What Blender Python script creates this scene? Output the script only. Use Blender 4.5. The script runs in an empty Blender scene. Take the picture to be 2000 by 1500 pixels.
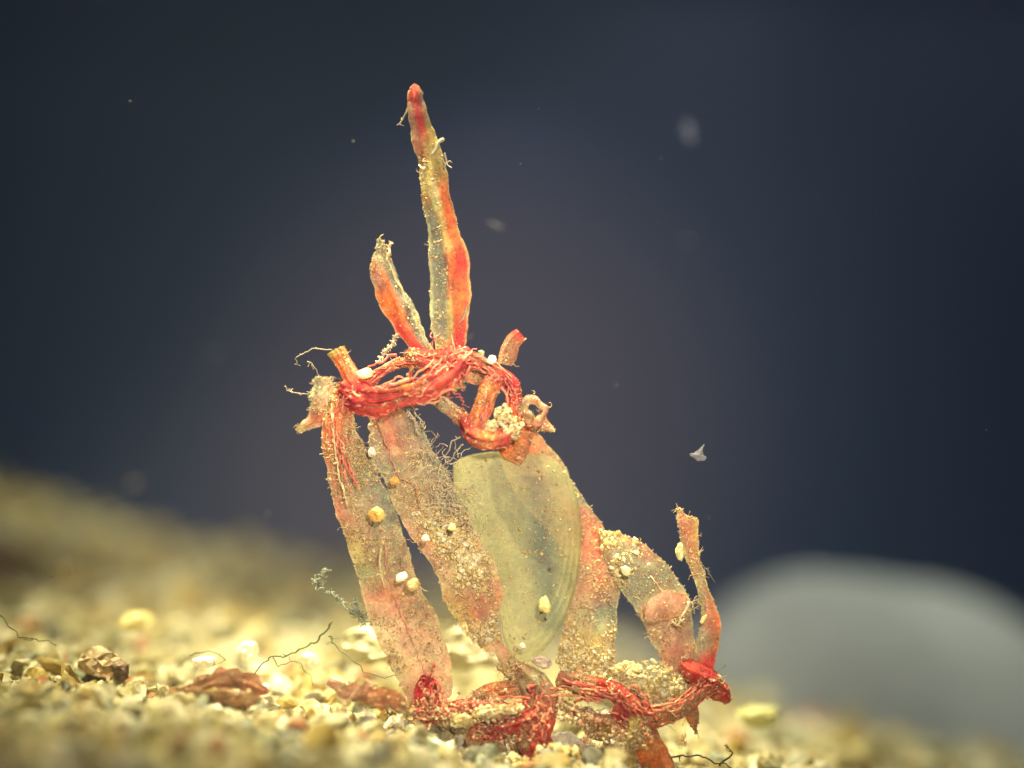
import bpy, math, random
import numpy as np
from mathutils import Vector, noise as mn

SC = bpy.context.scene
random.seed(7)
RNG = np.random.default_rng(7)
D = 40.0            # camera distance to the focused seaweed (1 unit is about a third of a millimetre in life)

# ---------------------------------------------------------------- camera
cam = bpy.data.objects.new('camera', bpy.data.cameras.new('camera'))
SC.collection.objects.link(cam)
cam.location = (0, -D, 0)
cam.rotation_euler = (math.radians(90), 0, 0)
cam.data.sensor_width = 36
cam.data.lens = 72
cam.data.clip_start = 0.5
cam.data.clip_end = 600
cam.data.dof.use_dof = True
cam.data.dof.focus_distance = D - 0.15
cam.data.dof.aperture_fstop = 0.0245
SC.camera = cam

# ---------------------------------------------------------------- world
w = bpy.data.worlds.new('World'); SC.world = w
w.use_nodes = True
bg = w.node_tree.nodes['Background']
bg.inputs[0].default_value = (0.30, 0.46, 0.80, 1)
bg.inputs[1].default_value = 0.10

# ---------------------------------------------------------------- lamps
def spot(name, loc, aim, energy, col, angle, blend=1.0, size=1.0):
    l = bpy.data.lights.new(name, 'SPOT')
    l.energy = energy; l.color = col
    l.spot_size = math.radians(angle); l.spot_blend = blend
    l.shadow_soft_size = size
    o = bpy.data.objects.new(name, l); SC.collection.objects.link(o)
    o.location = loc
    o.rotation_euler = (Vector(aim) - Vector(loc)).to_track_quat('-Z', 'Y').to_euler()
    return o
spot('key_lamp', (-16, -4, 72), (-2.2, 3.6, -5), 2050000, (1.0, 0.91, 0.54), 16, 1.0, 7.0)
spot('front_lamp', (5, -34, 9), (0.3, 0, -0.5), 125000, (1.0, 0.86, 0.68), 26, 1.0, 1.2)
spot('rim_lamp', (9, 22, 20), (0.5, 0, -1.5), 120000, (1.0, 0.82, 0.58), 26, 1.0, 1.0)
spot('ridge_fill', (-16, 12, 60), (-11, 23, -4), 260000, (1.0, 0.92, 0.50), 18, 1.0, 3.0)  # added fill to brighten the far left ridge
spot('backdrop_fill', (0, 25, 12), (-3.5, 78, -16), 12500, (0.62, 0.82, 1.0), 80, 1.0, 2.0)  # added cool wash that grades the backdrop
spot('warm_backdrop_fill', (0, 25, 12), (-2.2, 78, -2.5), 27000, (1.0, 0.50, 0.32), 40, 1.0, 2.0)  # added warm pool on the backdrop, stands in for glow round the weed
spot('dome_fill', (16, 6, 24), (11, 19, -7), 92000, (0.98, 1.0, 0.84), 48, 1.0, 3.0)  # added soft fill for the domed stone, which the key misses

SC.view_settings.view_transform = 'Standard'
SC.view_settings.look = 'None'
SC.view_settings.exposure = 0
SC.view_settings.gamma = 1
SC.view_settings.use_curve_mapping = False
SC.cycles.use_denoising = True
try: SC.cycles.denoiser = 'OPENIMAGEDENOISE'
except Exception: pass
SC.cycles.max_bounces = 10
SC.cycles.transparent_max_bounces = 24
SC.cycles.sample_clamp_indirect = 6

# ---------------------------------------------------------------- helpers
def W(px, py, y=0.0):
    s = (D + y) / D
    return np.array([(px - 1000) / 100 * s, y, (750 - py) / 100 * s])

def lin(r, g, b):
    f = lambda c: (c / 255 / 12.92) if c / 255 <= 0.04045 else ((c / 255 + 0.055) / 1.055) ** 2.4
    return (f(r), f(g), f(b))

def catmull(P, n):
    P = np.asarray(P, float)
    m = len(P)
    t = np.linspace(0, m - 1, n)
    i = np.clip(t.astype(int), 0, m - 2)
    f = (t - i)[:, None]
    sh = P.shape[1:]
    Q = P.reshape(m, -1)
    p0 = Q[np.clip(i - 1, 0, m - 1)]; p1 = Q[i]; p2 = Q[i + 1]; p3 = Q[np.clip(i + 2, 0, m - 1)]
    R = 0.5 * ((2 * p1) + (-p0 + p2) * f + (2 * p0 - 5 * p1 + 4 * p2 - p3) * f**2 + (-p0 + 3 * p1 - 3 * p2 + p3) * f**3)
    return R.reshape((n,) + sh)

def make_mesh(name, V, F, mat, parent=None, smooth=True, cols=None):
    me = bpy.data.meshes.new(name)
    if isinstance(F, np.ndarray):
        V = np.asarray(V, np.float32); k = F.shape[1]
        me.vertices.add(len(V)); me.vertices.foreach_set('co', V.ravel())
        me.loops.add(F.size); me.loops.foreach_set('vertex_index', F.ravel().astype(np.int32))
        me.polygons.add(len(F))
        me.polygons.foreach_set('loop_start', np.arange(0, F.size, k, dtype=np.int32))
        me.polygons.foreach_set('loop_total', np.full(len(F), k, np.int32))
        me.update(calc_edges=True)
    else:
        me.from_pydata([tuple(v) for v in V], [], F)
    me.validate()
    me.polygons.foreach_set('use_smooth', [smooth] * len(me.polygons))
    if cols is not None:
        assert len(me.vertices) == len(cols), (name, len(me.vertices), len(cols))
        at = me.color_attributes.new('pigment', 'FLOAT_COLOR', 'POINT')
        at.data.foreach_set('color', np.asarray(cols, np.float32).ravel())
    me.materials.append(mat)
    o = bpy.data.objects.new(name, me)
    SC.collection.objects.link(o)
    if parent is not None:
        o.parent = parent
        o.matrix_parent_inverse = parent.matrix_basis.inverted()
    return o

def tag(o, label=None, cat=None, group=None, kind=None):
    if label: o['label'] = label
    if cat: o['category'] = cat
    if group: o['group'] = group
    if kind: o['kind'] = kind
    return o

def empty(name, loc):
    o = bpy.data.objects.new(name, None)
    SC.collection.objects.link(o)
    o.location = tuple(loc)
    o.empty_display_size = 0.3
    return o

def recentre(o):
    """put a single-mesh thing's origin at the bottom middle of its own mesh"""
    me = o.data
    n = len(me.vertices); a = np.zeros(n * 3, np.float32)
    me.vertices.foreach_get('co', a); a = a.reshape(-1, 3)
    c = np.array([(a[:, 0].min() + a[:, 0].max()) / 2, (a[:, 1].min() + a[:, 1].max()) / 2, a[:, 2].min()])
    me.vertices.foreach_set('co', (a - c).astype(np.float32).ravel()); me.update()
    o.location = tuple(float(v) for v in c)
    return o

# ---------------------------------------------------------------- materials
def mat_new(name):
    m = bpy.data.materials.new(name); m.use_nodes = True
    nt = m.node_tree; nt.nodes.clear()
    out = nt.nodes.new('ShaderNodeOutputMaterial')
    return m, nt, out

def N(nt, typ, **kw):
    n = nt.nodes.new(typ)
    for k, v in kw.items():
        if k == 'inp':
            for kk, vv in v.items(): n.inputs[kk].default_value = vv
        else: setattr(n, k, v)
    return n

def ramp(nt, stops, interp='LINEAR'):
    r = nt.nodes.new('ShaderNodeValToRGB'); cr = r.color_ramp; cr.interpolation = interp
    while len(cr.elements) < len(stops): cr.elements.new(0.5)
    for e, (p, c) in zip(cr.elements, stops):
        e.position = p; e.color = tuple(c) + ((1,) if len(c) == 3 else ())
    return r

def tissue(name, sediment=0.3, trans=0.45, scale=1.0, rough=0.38, bump=0.25, spec=0.5, mott=1.0, hue=0.5, opa=1.0):
    m, nt, out = mat_new(name); L = nt.links
    at = N(nt, 'ShaderNodeAttribute', attribute_name='pigment')
    tc = N(nt, 'ShaderNodeTexCoord')
    n1 = N(nt, 'ShaderNodeTexNoise', inp={'Scale': 2.2 * scale, 'Detail': 6, 'Roughness': 0.65})
    n2 = N(nt, 'ShaderNodeTexNoise', inp={'Scale': 16 * scale, 'Detail': 4, 'Roughness': 0.7})
    vo = N(nt, 'ShaderNodeTexVoronoi', feature='DISTANCE_TO_EDGE', inp={'Scale': 9 * scale})
    for n in (n1, n2, vo): L.new(tc.outputs['Object'], n.inputs['Vector'])
    # pigment patchiness
    r1 = ramp(nt, [(0.3, (0.55, 0.55, 0.55)), (0.7, (1.35, 1.35, 1.35))])
    L.new(n1.outputs['Fac'], r1.inputs[0])
    mul = N(nt, 'ShaderNodeMix', data_type='RGBA', blend_type='MULTIPLY', inp={0: mott})
    nh = N(nt, 'ShaderNodeTexNoise', inp={'Scale': 5.5 * scale, 'Detail': 5, 'Roughness': 0.7}); L.new(tc.outputs['Object'], nh.inputs['Vector'])
    rh = ramp(nt, [(0.38, (0.95, 0.8, 0.85)), (0.62, (1.1, 1.9, 1.7))]); L.new(nh.outputs['Fac'], rh.inputs[0])
    mh = N(nt, 'ShaderNodeMix', data_type='RGBA', blend_type='MULTIPLY', inp={0: hue}); L.new(at.outputs['Color'], mh.inputs[6]); L.new(rh.outputs[0], mh.inputs[7])
    L.new(mh.outputs[2], mul.inputs[6]); L.new(r1.outputs[0], mul.inputs[7])
    r2 = ramp(nt, [(0.35, (0.6, 0.55, 0.5)), (0.65, (1.25, 1.25, 1.25))])
    L.new(n2.outputs['Fac'], r2.inputs[0])
    mul2 = N(nt, 'ShaderNodeMix', data_type='RGBA', blend_type='MULTIPLY', inp={0: 0.8 * mott})
    L.new(mul.outputs[2], mul2.inputs[6]); L.new(r2.outputs[0], mul2.inputs[7])
    # cell walls: slightly denser pigment
    r3 = ramp(nt, [(0.0, (1.25, 1.1, 1.0)), (0.09, (0.97, 0.97, 0.97))])
    L.new(vo.outputs['Distance'], r3.inputs[0])
    mul3 = N(nt, 'ShaderNodeMix', data_type='RGBA', blend_type='MULTIPLY', inp={0: 0.7})
    L.new(mul2.outputs[2], mul3.inputs[6]); L.new(r3.outputs[0], mul3.inputs[7])
    # fine silt film
    n3 = N(nt, 'ShaderNodeTexNoise', inp={'Scale': 7 * scale, 'Detail': 8, 'Roughness': 0.78})
    L.new(tc.outputs['Object'], n3.inputs['Vector'])
    lo = 0.72 - 0.34 * sediment
    r4 = ramp(nt, [(lo, (0, 0, 0)), (lo + 0.07, (1, 1, 1))])
    L.new(n3.outputs['Fac'], r4.inputs[0])
    silt = N(nt, 'ShaderNodeMix', data_type='RGBA', inp={7: (0.62, 0.50, 0.27, 1)})
    L.new(r4.outputs[0], silt.inputs[0]); L.new(mul3.outputs[2], silt.inputs[6])
    bp = N(nt, 'ShaderNodeBump', inp={'Strength': bump, 'Distance': 0.08})
    add = N(nt, 'ShaderNodeMath', operation='ADD')
    L.new(n3.outputs['Fac'], add.inputs[0]); L.new(n2.outputs['Fac'], add.inputs[1])
    L.new(add.outputs[0], bp.inputs['Height'])
    pr = N(nt, 'ShaderNodeBsdfPrincipled', inp={'Roughness': rough, 'Specular IOR Level': spec})
    tr = N(nt, 'ShaderNodeBsdfTranslucent')
    L.new(silt.outputs[2], pr.inputs['Base Color']); L.new(silt.outputs[2], tr.inputs['Color'])
    L.new(bp.outputs[0], pr.inputs['Normal']); L.new(bp.outputs[0], tr.inputs['Normal'])
    mx = N(nt, 'ShaderNodeMixShader', inp={0: trans}); L.new(pr.outputs[0], mx.inputs[1]); L.new(tr.outputs[0], mx.inputs[2])
    # opacity: pigment alpha, raised where silt lies
    mxa = N(nt, 'ShaderNodeMath', operation='MAXIMUM')
    opm = N(nt, 'ShaderNodeMath', operation='MULTIPLY', inp={1: opa}); L.new(at.outputs['Alpha'], opm.inputs[0]); L.new(opm.outputs[0], mxa.inputs[0])
    sil = N(nt, 'ShaderNodeMath', operation='MULTIPLY', inp={1: 0.9}); L.new(r4.outputs[0], sil.inputs[0]); L.new(sil.outputs[0], mxa.inputs[1])
    tp = N(nt, 'ShaderNodeBsdfTransparent')
    mo = N(nt, 'ShaderNodeMixShader'); L.new(mxa.outputs[0], mo.inputs[0]); L.new(tp.outputs[0], mo.inputs[1]); L.new(mx.outputs[0], mo.inputs[2])
    L.new(mo.outputs[0], out.inputs[0])
    return m

def grain_mat(name, stops, trans=0.35, rough=0.25, bump=0.2, scale=6.0):
    """mineral grains: every grain (mesh island) takes its own colour"""
    m, nt, out = mat_new(name); L = nt.links
    geo = N(nt, 'ShaderNodeNewGeometry')
    r = ramp(nt, stops, 'CONSTANT')
    L.new(geo.outputs['Random Per Island'], r.inputs[0])
    tc = N(nt, 'ShaderNodeTexCoord')
    n = N(nt, 'ShaderNodeTexNoise', inp={'Scale': scale, 'Detail': 6, 'Roughness': 0.7}); L.new(tc.outputs['Object'], n.inputs['Vector'])
    rr = ramp(nt, [(0.3, (0.55, 0.52, 0.45)), (0.68, (1.2, 1.2, 1.2))]); L.new(n.outputs['Fac'], rr.inputs[0])
    mul = N(nt, 'ShaderNodeMix', data_type='RGBA', blend_type='MULTIPLY', inp={0: 1.0}); L.new(r.outputs[0], mul.inputs[6]); L.new(rr.outputs[0], mul.inputs[7])
    bp = N(nt, 'ShaderNodeBump', inp={'Strength': bump, 'Distance': 0.1}); L.new(n.outputs['Fac'], bp.inputs['Height'])
    pr = N(nt, 'ShaderNodeBsdfPrincipled', inp={'Roughness': rough, 'Specular IOR Level': 0.6})
    tr = N(nt, 'ShaderNodeBsdfTranslucent')
    L.new(mul.outputs[2], pr.inputs['Base Color']); L.new(mul.outputs[2], tr.inputs['Color'])
    L.new(bp.outputs[0], pr.inputs['Normal'])
    mx = N(nt, 'ShaderNodeMixShader', inp={0: trans}); L.new(pr.outputs[0], mx.inputs[1]); L.new(tr.outputs[0], mx.inputs[2])
    L.new(mx.outputs[0], out.inputs[0])
    return m

SAND = [(0.0, (0.62, 0.56, 0.30)), (0.18, (0.54, 0.47, 0.24)), (0.34, (0.74, 0.70, 0.48)), (0.50, (0.42, 0.39, 0.22)),
        (0.62, (0.55, 0.42, 0.14)), (0.74, (0.80, 0.77, 0.60)), (0.86, (0.34, 0.36, 0.25)), (0.93, (0.50, 0.24, 0.10)), (0.965, (0.24, 0.23, 0.17))]
M_sand = grain_mat('sand_mineral', SAND, trans=0.45, rough=.42)
M_silt = grain_mat('silt_crumbs', [(0.0, (0.68, 0.55, 0.25)), (0.3, (0.50, 0.36, 0.17)), (0.5, (0.80, 0.70, 0.42)), (0.6, (0.38, 0.27, 0.13)), (0.78, (0.72, 0.52, 0.18)), (0.92, (0.50, 0.24, 0.11))], trans=0.3, rough=0.35, scale=20)
M_bright = grain_mat('bright_grains', [(0.0, (0.88, 0.78, 0.42)), (0.3, (0.78, 0.62, 0.28)), (0.5, (0.92, 0.88, 0.62)), (0.75, (0.66, 0.50, 0.24)), (0.9, (0.85, 0.68, 0.25))], trans=0.45, rough=0.35, scale=20)
M_thread = grain_mat('pale_thread', [(0.0, (0.72, 0.64, 0.44)), (0.5, (0.50, 0.44, 0.30)), (0.8, (0.78, 0.62, 0.40))], trans=0.4, rough=0.4, scale=20)
M_blade = tissue('blade_tissue', sediment=0.42, trans=0.45, opa=.66, bump=.5)
M_clean = tissue('clean_blade_tissue', sediment=0.24, trans=0.45, opa=.8, bump=.5)
M_red = tissue('red_stem_tissue', sediment=0.20, trans=0.40, rough=0.3, bump=0.7, scale=1.4, hue=1.0)

def plain(name, col, rough=0.5, trans=0.0, alpha=1.0, noise_amt=0.3, scale=5.0, spec=0.5):
    m, nt, out = mat_new(name); L = nt.links
    tc = N(nt, 'ShaderNodeTexCoord')
    n = N(nt, 'ShaderNodeTexNoise', inp={'Scale': scale, 'Detail': 6, 'Roughness': 0.65}); L.new(tc.outputs['Object'], n.inputs['Vector'])
    a = tuple(c * (1 - noise_amt) for c in col); b = tuple(c * (1 + noise_amt) for c in col)
    r = ramp(nt, [(0.3, a), (0.7, b)]); L.new(n.outputs['Fac'], r.inputs[0])
    pr = N(nt, 'ShaderNodeBsdfPrincipled', inp={'Roughness': rough, 'Specular IOR Level': spec}); L.new(r.outputs[0], pr.inputs['Base Color'])
    tr = N(nt, 'ShaderNodeBsdfTranslucent'); L.new(r.outputs[0], tr.inputs['Color'])
    bp = N(nt, 'ShaderNodeBump', inp={'Strength': 0.25, 'Distance': 0.1}); L.new(n.outputs['Fac'], bp.inputs['Height']); L.new(bp.outputs[0], pr.inputs['Normal'])
    mx = N(nt, 'ShaderNodeMixShader', inp={0: trans}); L.new(pr.outputs[0], mx.inputs[1]); L.new(tr.outputs[0], mx.inputs[2])
    tp = N(nt, 'ShaderNodeBsdfTransparent')
    mo = N(nt, 'ShaderNodeMixShader', inp={0: alpha}); L.new(tp.outputs[0], mo.inputs[1]); L.new(mx.outputs[0], mo.inputs[2])
    L.new(mo.outputs[0], out.inputs[0])
    return m

M_ribred = plain('red_rib', (0.72, 0.17, 0.11), trans=.35, rough=.35)
M_ribbrn = plain('brown_rib', (0.55, 0.26, 0.16), trans=.3, rough=.5)
M_ribpale = plain('pale_rib', (0.74, 0.58, 0.30), trans=.3, rough=.4)
M_ribora = plain('orange_rib', (0.84, 0.36, 0.20), trans=.35, rough=.35)

# ================================================================ THE SETTING
def lerp1(x, xs, ys): return np.interp(x, xs, ys)
def sm(t): t = np.clip(t, 0, 1); return t * t * (3 - 2 * t)
def ground_h(x, y):
    x = np.asarray(x, float); y = np.asarray(y, float)
    h0 = lerp1(x, [-30, -10, -6, -3, 0, 3, 5, 8, 14, 30], [-5.2, -5.75, -6.05, -6.45, -7.1, -7.6, -7.8, -8.5, -9.8, -11.0])
    h1 = lerp1(x, [-40, -16, -12, -9, -4.7, 0, 3, 6.5, 14, 40], [-2.4, -3.5, -4.7, -5.45, -6.1, -6.9, -7.9, -9.6, -11.0, -12])
    t = sm(y / 24.0)
    h = h0 * (1 - t) + h1 * t
    h = np.where(y > 24, h - (y - 24) * 0.35, h)
    h = np.where(y < 0, h + 0.025 * y, h)
    return h
def bumpy(x, y):
    return 0.28 * mn.noise((x * 0.35, y * 0.3, 3.1)) + 0.22 * mn.noise((x * 1.1, y * 1.0, 7.7)) + 0.10 * mn.noise((x * 3.1, y * 3.1, 1.3))

xs = np.concatenate([np.linspace(-60, -16, 30, endpoint=False), np.linspace(-16, 16, 220, endpoint=False), np.linspace(16, 60, 30)])
ys = np.concatenate([np.linspace(-22, -9, 30, endpoint=False), np.linspace(-9, 9, 140, endpoint=False), np.linspace(9, 60, 90)])
XX, YY = np.meshgrid(xs, ys)
HH = ground_h(XX, YY)
B = np.array([[bumpy(float(a), float(b)) for a in xs] for b in ys])
V = np.stack([XX, YY, HH + B - 0.12], -1).reshape(-1, 3)
nx, ny = len(xs), len(ys)
idx = np.arange(nx * ny).reshape(ny, nx)
F = np.stack([idx[:-1, :-1], idx[:-1, 1:], idx[1:, 1:], idx[1:, :-1]], -1).reshape(-1, 4)
M_bed = plain('sandy_bed', (0.36, 0.31, 0.14), rough=0.7, noise_amt=0.5, scale=2.5)
g = make_mesh('ground', V, F, M_bed); tag(g, kind='structure', label='yellow sandy sea bed')

# backdrop: added curved sheet standing in for dark water, catches the glow
M_back = plain('slate_backdrop', (0.19, 0.195, 0.205), rough=0.95, noise_amt=0.10, scale=0.05, spec=0.0)
n = 40; ang = np.linspace(-0.9, 0.9, n)
V = []
for a in ang:
    for z in (-70, 80): V.append((120 * math.sin(a), 130 * math.cos(a) - 50, z))
F = [(2 * i, 2 * i + 1, 2 * i + 3, 2 * i + 2) for i in range(n - 1)]
bk = make_mesh('backdrop', V, F, M_back); tag(bk, kind='structure', label='dark blue grey water far behind')

# grain templates
def ico(sub):
    import bmesh
    bm = bmesh.new(); bmesh.ops.create_icosphere(bm, subdivisions=sub, radius=1.0)
    V = np.array([v.co[:] for v in bm.verts]); F = np.array([[v.index for v in f.verts] for f in bm.faces]); bm.free()
    return V, F
ICO1, ICO2, ICO3 = ico(1), ico(2), ico(3)
def templates(base, k, seed, amp=0.28, cut=5, lo=.45):
    rg = np.random.default_rng(seed); out = []
    for i in range(k):
        V = base[0].copy()
        V *= 1 + amp * (rg.random((1, 1)) - 0.5)
        # planar cuts give crystal facets
        for _ in range(cut):
            d = rg.normal(size=3); d /= np.linalg.norm(d); lim = rg.uniform(lo, 0.82)
            p = V @ d; over = p > lim
            V[over] -= np.outer(p[over] - lim, d)
        V += rg.normal(size=V.shape) * 0.05
        out.append(V)
    return out
T1 = templates(ICO1, 14, 1, cut=4, lo=.3)
T2 = templates(ICO2, 20, 2, cut=9, lo=.3)
T3 = templates(ICO3, 8, 3, cut=9)
def rot_rand(rg):
    q = rg.normal(size=4); q /= np.linalg.norm(q); a, b, c, d = q
    return np.array([[1 - 2 * (c * c + d * d), 2 * (b * c - a * d), 2 * (b * d + a * c)], [2 * (b * c + a * d), 1 - 2 * (b * b + d * d), 2 * (c * d - a * b)], [2 * (b * d - a * c), 2 * (c * d + a * b), 1 - 2 * (b * b + c * c)]])
def scatter(points, sizes, temps, faces, rg, stretch=(0.45, 1.7)):
    n = len(points); k = len(temps[0])
    V = np.empty((n, k, 3), np.float32)
    for i in range(n):
        T = temps[rg.integers(len(temps))]
        s = rg.uniform(*stretch, size=3)
        V[i] = (T * s) @ rot_rand(rg).T * sizes[i] + points[i]
    F = (faces[None] + (np.arange(n) * k)[:, None, None]).reshape(-1, 3)
    return V.reshape(-1, 3), F

rg = np.random.default_rng(21)
def bed_points(n, y0, y1, smin, smax, half=0.30):
    y = rg.uniform(y0, y1, n)
    x = rg.uniform(-1, 1, n) * (D + y) * half
    s = smin * (smax / smin) ** (rg.random(n) ** 2.2)
    h = ground_h(x, y) + np.array([bumpy(a, b) for a, b in zip(x, y)]) - 0.12
    z = h + s * rg.uniform(-0.15, 0.75, n)
    return np.stack([x, y, z], -1), s
P, S = bed_points(17000, -5, 6, 0.035, 0.30)
V1, F1 = scatter(P, S, T2, ICO2[1], rg)
P, S = bed_points(9000, 6, 26, 0.10, 0.55, 0.31)
V2, F2 = scatter(P, S, T1, ICO1[1], rg)
P, S = bed_points(2600, -12, -5, 0.08, 0.42)
V3, F3 = scatter(P, S, T1, ICO1[1], rg)
P, S = bed_points(42000, -4.5, 4.5, 0.012, 0.055)
V4, F4 = scatter(P, S, T1, ICO1[1], rg)
P, S = bed_points(7000, -4, 5, 0.05, 0.20)
V5, F5 = scatter(P, S, T1, ICO1[1], rg, (0.12, 1.9))
Vs = np.concatenate([V1, V2, V3, V4, V5]); o4 = len(V1) + len(V2) + len(V3) + len(V4); o1 = len(V1); o2 = o1 + len(V2); o3 = o2 + len(V3)
Fs = np.concatenate([F1, F2 + o1, F3 + o2, F4 + o3, F5 + o4])
sg = make_mesh('sand', Vs, Fs, M_sand, smooth=False)
tag(sg, 'glittering yellow and cream sand grains covering the bed', 'sand', kind='stuff')

# ================================================================ builders for the living things
def fbm(p, o=3):
    return sum(mn.noise((p[0] * 2**k, p[1] * 2**k, p[2] * 2**k)) / 2**k for k in range(o))

RED = lin(226, 80, 66); ORG = lin(238, 130, 72); BRN = lin(198, 164, 126); GRY = lin(172, 166, 138); PNK = lin(224, 166, 142)
OCH = lin(214, 178, 104); DRK = lin(112, 66, 44); CRM = lin(226, 205, 150); CRI = lin(206, 46, 50); RBR = lin(210, 134, 102)
OLV = lin(170, 168, 118)

class Patch:
    """a closed, lens-sectioned ribbon: rows = (L, R, depth(3), colours(3 of rgb+opacity), mid fraction)"""
    def __init__(s, rows, thick=0.06, edge=0.03, crinkle=0.03, wrinkle=0.0, roll=0.0, seed=0, step=0.05, nu=None, fold=False):
        ctrl = []
        for r in rows:
            (lx, ly), (rx, ry), dp, cs = r[:4]; mf = r[4] if len(r) > 4 else 0.5
            if not isinstance(dp, (tuple, list)): dp = (dp, dp, dp)
            if len(cs) == 2 and not isinstance(cs[0], (list, tuple)): cs = (cs, cs, cs)
            cc = [tuple(c[0]) + (c[1],) for c in cs]
            mx, my = lx + (rx - lx) * mf, ly + (ry - ly) * mf
            ctrl.append(np.concatenate([W(lx, ly, dp[0]), W(mx, my, dp[1]), W(rx, ry, dp[2]), cc[0], cc[1], cc[2], [mf]]))
        C = np.array(ctrl)
        mid = C[:, 3:6]
        length = np.linalg.norm(np.diff(mid, axis=0), axis=1).sum()
        width = np.linalg.norm(C[:, 6:9] - C[:, 0:3], axis=1).max()
        nv = max(12, int(length / step)); nu = nu or max(9, int(width / (step * 1.1)))
        flat = wrinkle == 0 and roll == 0
        if flat:
            av = (C[:, 1] + C[:, 7]) / 2; C[:, 4] = av + (1.3 if fold else 0.55) * (C[:, 4] - av)
            thick = min(thick, .045)
        A = catmull(C, nv)
        u = np.linspace(0, 1, nu)
        Pg = np.zeros((nv, nu, 3)); Cg = np.zeros((nv, nu, 4))
        sd = seed * 13.7
        for j in range(nv):
            mf = float(np.clip(A[j, -1], 0.05, 0.95))
            L, M, R = A[j, 0:3], A[j, 3:6], A[j, 6:9]
            cl, cm, cr = A[j, 9:13], A[j, 13:17], A[j, 17:21]
            wd = np.linalg.norm(R - L); dirv = (R - L) / (wd + 1e-6)
            eL = edge * fbm((sd, j * step * 2.2, 1.0), 4) ; eR = edge * fbm((sd + 50, j * step * 2.2, 1.0), 4)
            if flat: eL += .022 * mn.noise((sd, j * step * 9, 3.0)); eR += .022 * mn.noise((sd + 9, j * step * 9, 3.0))
            for i in range(nu):
                t = u[i]
                if t <= mf: k = t / mf; p = L * (1 - k) + M * k; k = float(sm((k - .72) / .28)) if fold else k; c = cl * (1 - k) + cm * k
                else: k = (t - mf) / (1 - mf); p = M * (1 - k) + R * k; k = float(sm(k / .35)) if fold else k; c = cm * (1 - k) + cr * k
                p = p + dirv * (eL * max(0, 1 - 3 * t) + eR * max(0, 3 * t - 2))
                Pg[j, i] = p
                if flat:                                    # pale thin rim and lengthwise veins of the blade
                    ed = min(t, 1 - t) * wd
                    if ed < .035: c = np.array([*(0.45 * c[:3] + 0.55 * np.array(CRM)), max(c[3], .85)])
                Cg[j, i] = c
        # normals of the middle surface
        du = np.gradient(Pg, axis=1); dv = np.gradient(Pg, axis=0)
        Nn = np.cross(du, dv); Nn /= (np.linalg.norm(Nn, axis=-1, keepdims=True) + 1e-9)
        flip = Nn[..., 1] > 0
        if flip.mean() > 0.5: Nn = -Nn                 # Nn looks towards the viewer's side
        prof = np.sqrt(np.clip(np.sin(np.pi * u), 0, 1))
        for j in range(nv):
            for i in range(nu):
                p = Pg[j, i]
                d = crinkle * fbm((p[0] * 2.0 + sd, p[1] * 2.0, p[2] * 2.0), 4)
                if flat: d += 0.10 * (0.5 - abs(fbm((p[0] * 1.1 + sd, p[1] * .5, p[2] * .8 + 7), 2))) + 0.02 * abs(mn.noise((u[i] * 6, sd, j * step * .4)))
                d += wrinkle * (fbm((u[i] * 7 + sd, j * step * 0.9, 4.0), 2)) * prof[i]
                d += roll * math.sin(math.pi * u[i])
                Pg[j, i] = p + Nn[j, i] * d
        s.P, s.N, s.C, s.u, s.nv, s.nu = Pg, Nn, np.clip(Cg, 0, 1), u, nv, nu
        th = thick * prof[None, :, None] * 0.5 + 0.004
        s.front = Pg + Nn * th; s.back = Pg - Nn * th
    def build(s, name, mat, parent):
        nv, nu = s.nv, s.nu
        V = np.concatenate([s.front.reshape(-1, 3), s.back.reshape(-1, 3)])
        C = np.concatenate([s.C.reshape(-1, 4)] * 2)
        a = np.arange(nv * nu).reshape(nv, nu); b = a + nv * nu
        q = lambda g: np.stack([g[:-1, :-1], g[:-1, 1:], g[1:, 1:], g[1:, :-1]], -1).reshape(-1, 4)
        rim = np.concatenate([a[:, 0], a[-1, 1:], a[::-1, -1][1:], a[0, ::-1][1:]])
        rb = rim + nv * nu
        side = np.stack([rim[:-1], rb[:-1], rb[1:], rim[1:]], -1)
        F = np.concatenate([q(a), q(b)[:, ::-1], side])
        return make_mesh(name, V, F, mat, parent, cols=C)
    def sample(s, n, rg, dens=None, side=1):
        """n points on the viewer's side; dens(u, v) in 0..1"""
        out = []; tries = 0
        while len(out) < n and tries < n * 20:
            tries += 1
            uu, vv = rg.random(), rg.random()
            if dens is not None and rg.random() > dens(uu, vv): continue
            q_ = s.P[int(vv * (s.nv - 1)), int(uu * (s.nu - 1))] + rg.normal(size=3) * .02
            if mn.noise(tuple(q_ * 2.0)) + .6 * mn.noise(tuple(q_ * 5.5)) < rg.uniform(-.45, .4): continue
            j = min(int(vv * (s.nv - 1)), s.nv - 2); i = min(int(uu * (s.nu - 1)), s.nu - 2)
            fu, fv = uu * (s.nu - 1) - i, vv * (s.nv - 1) - j
            G = s.front
            p = G[j, i] * (1 - fu) * (1 - fv) + G[j, i + 1] * fu * (1 - fv) + G[j + 1, i] * (1 - fu) * fv + G[j + 1, i + 1] * fu * fv
            out.append((p, s.N[j, i]))
        return out

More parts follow.
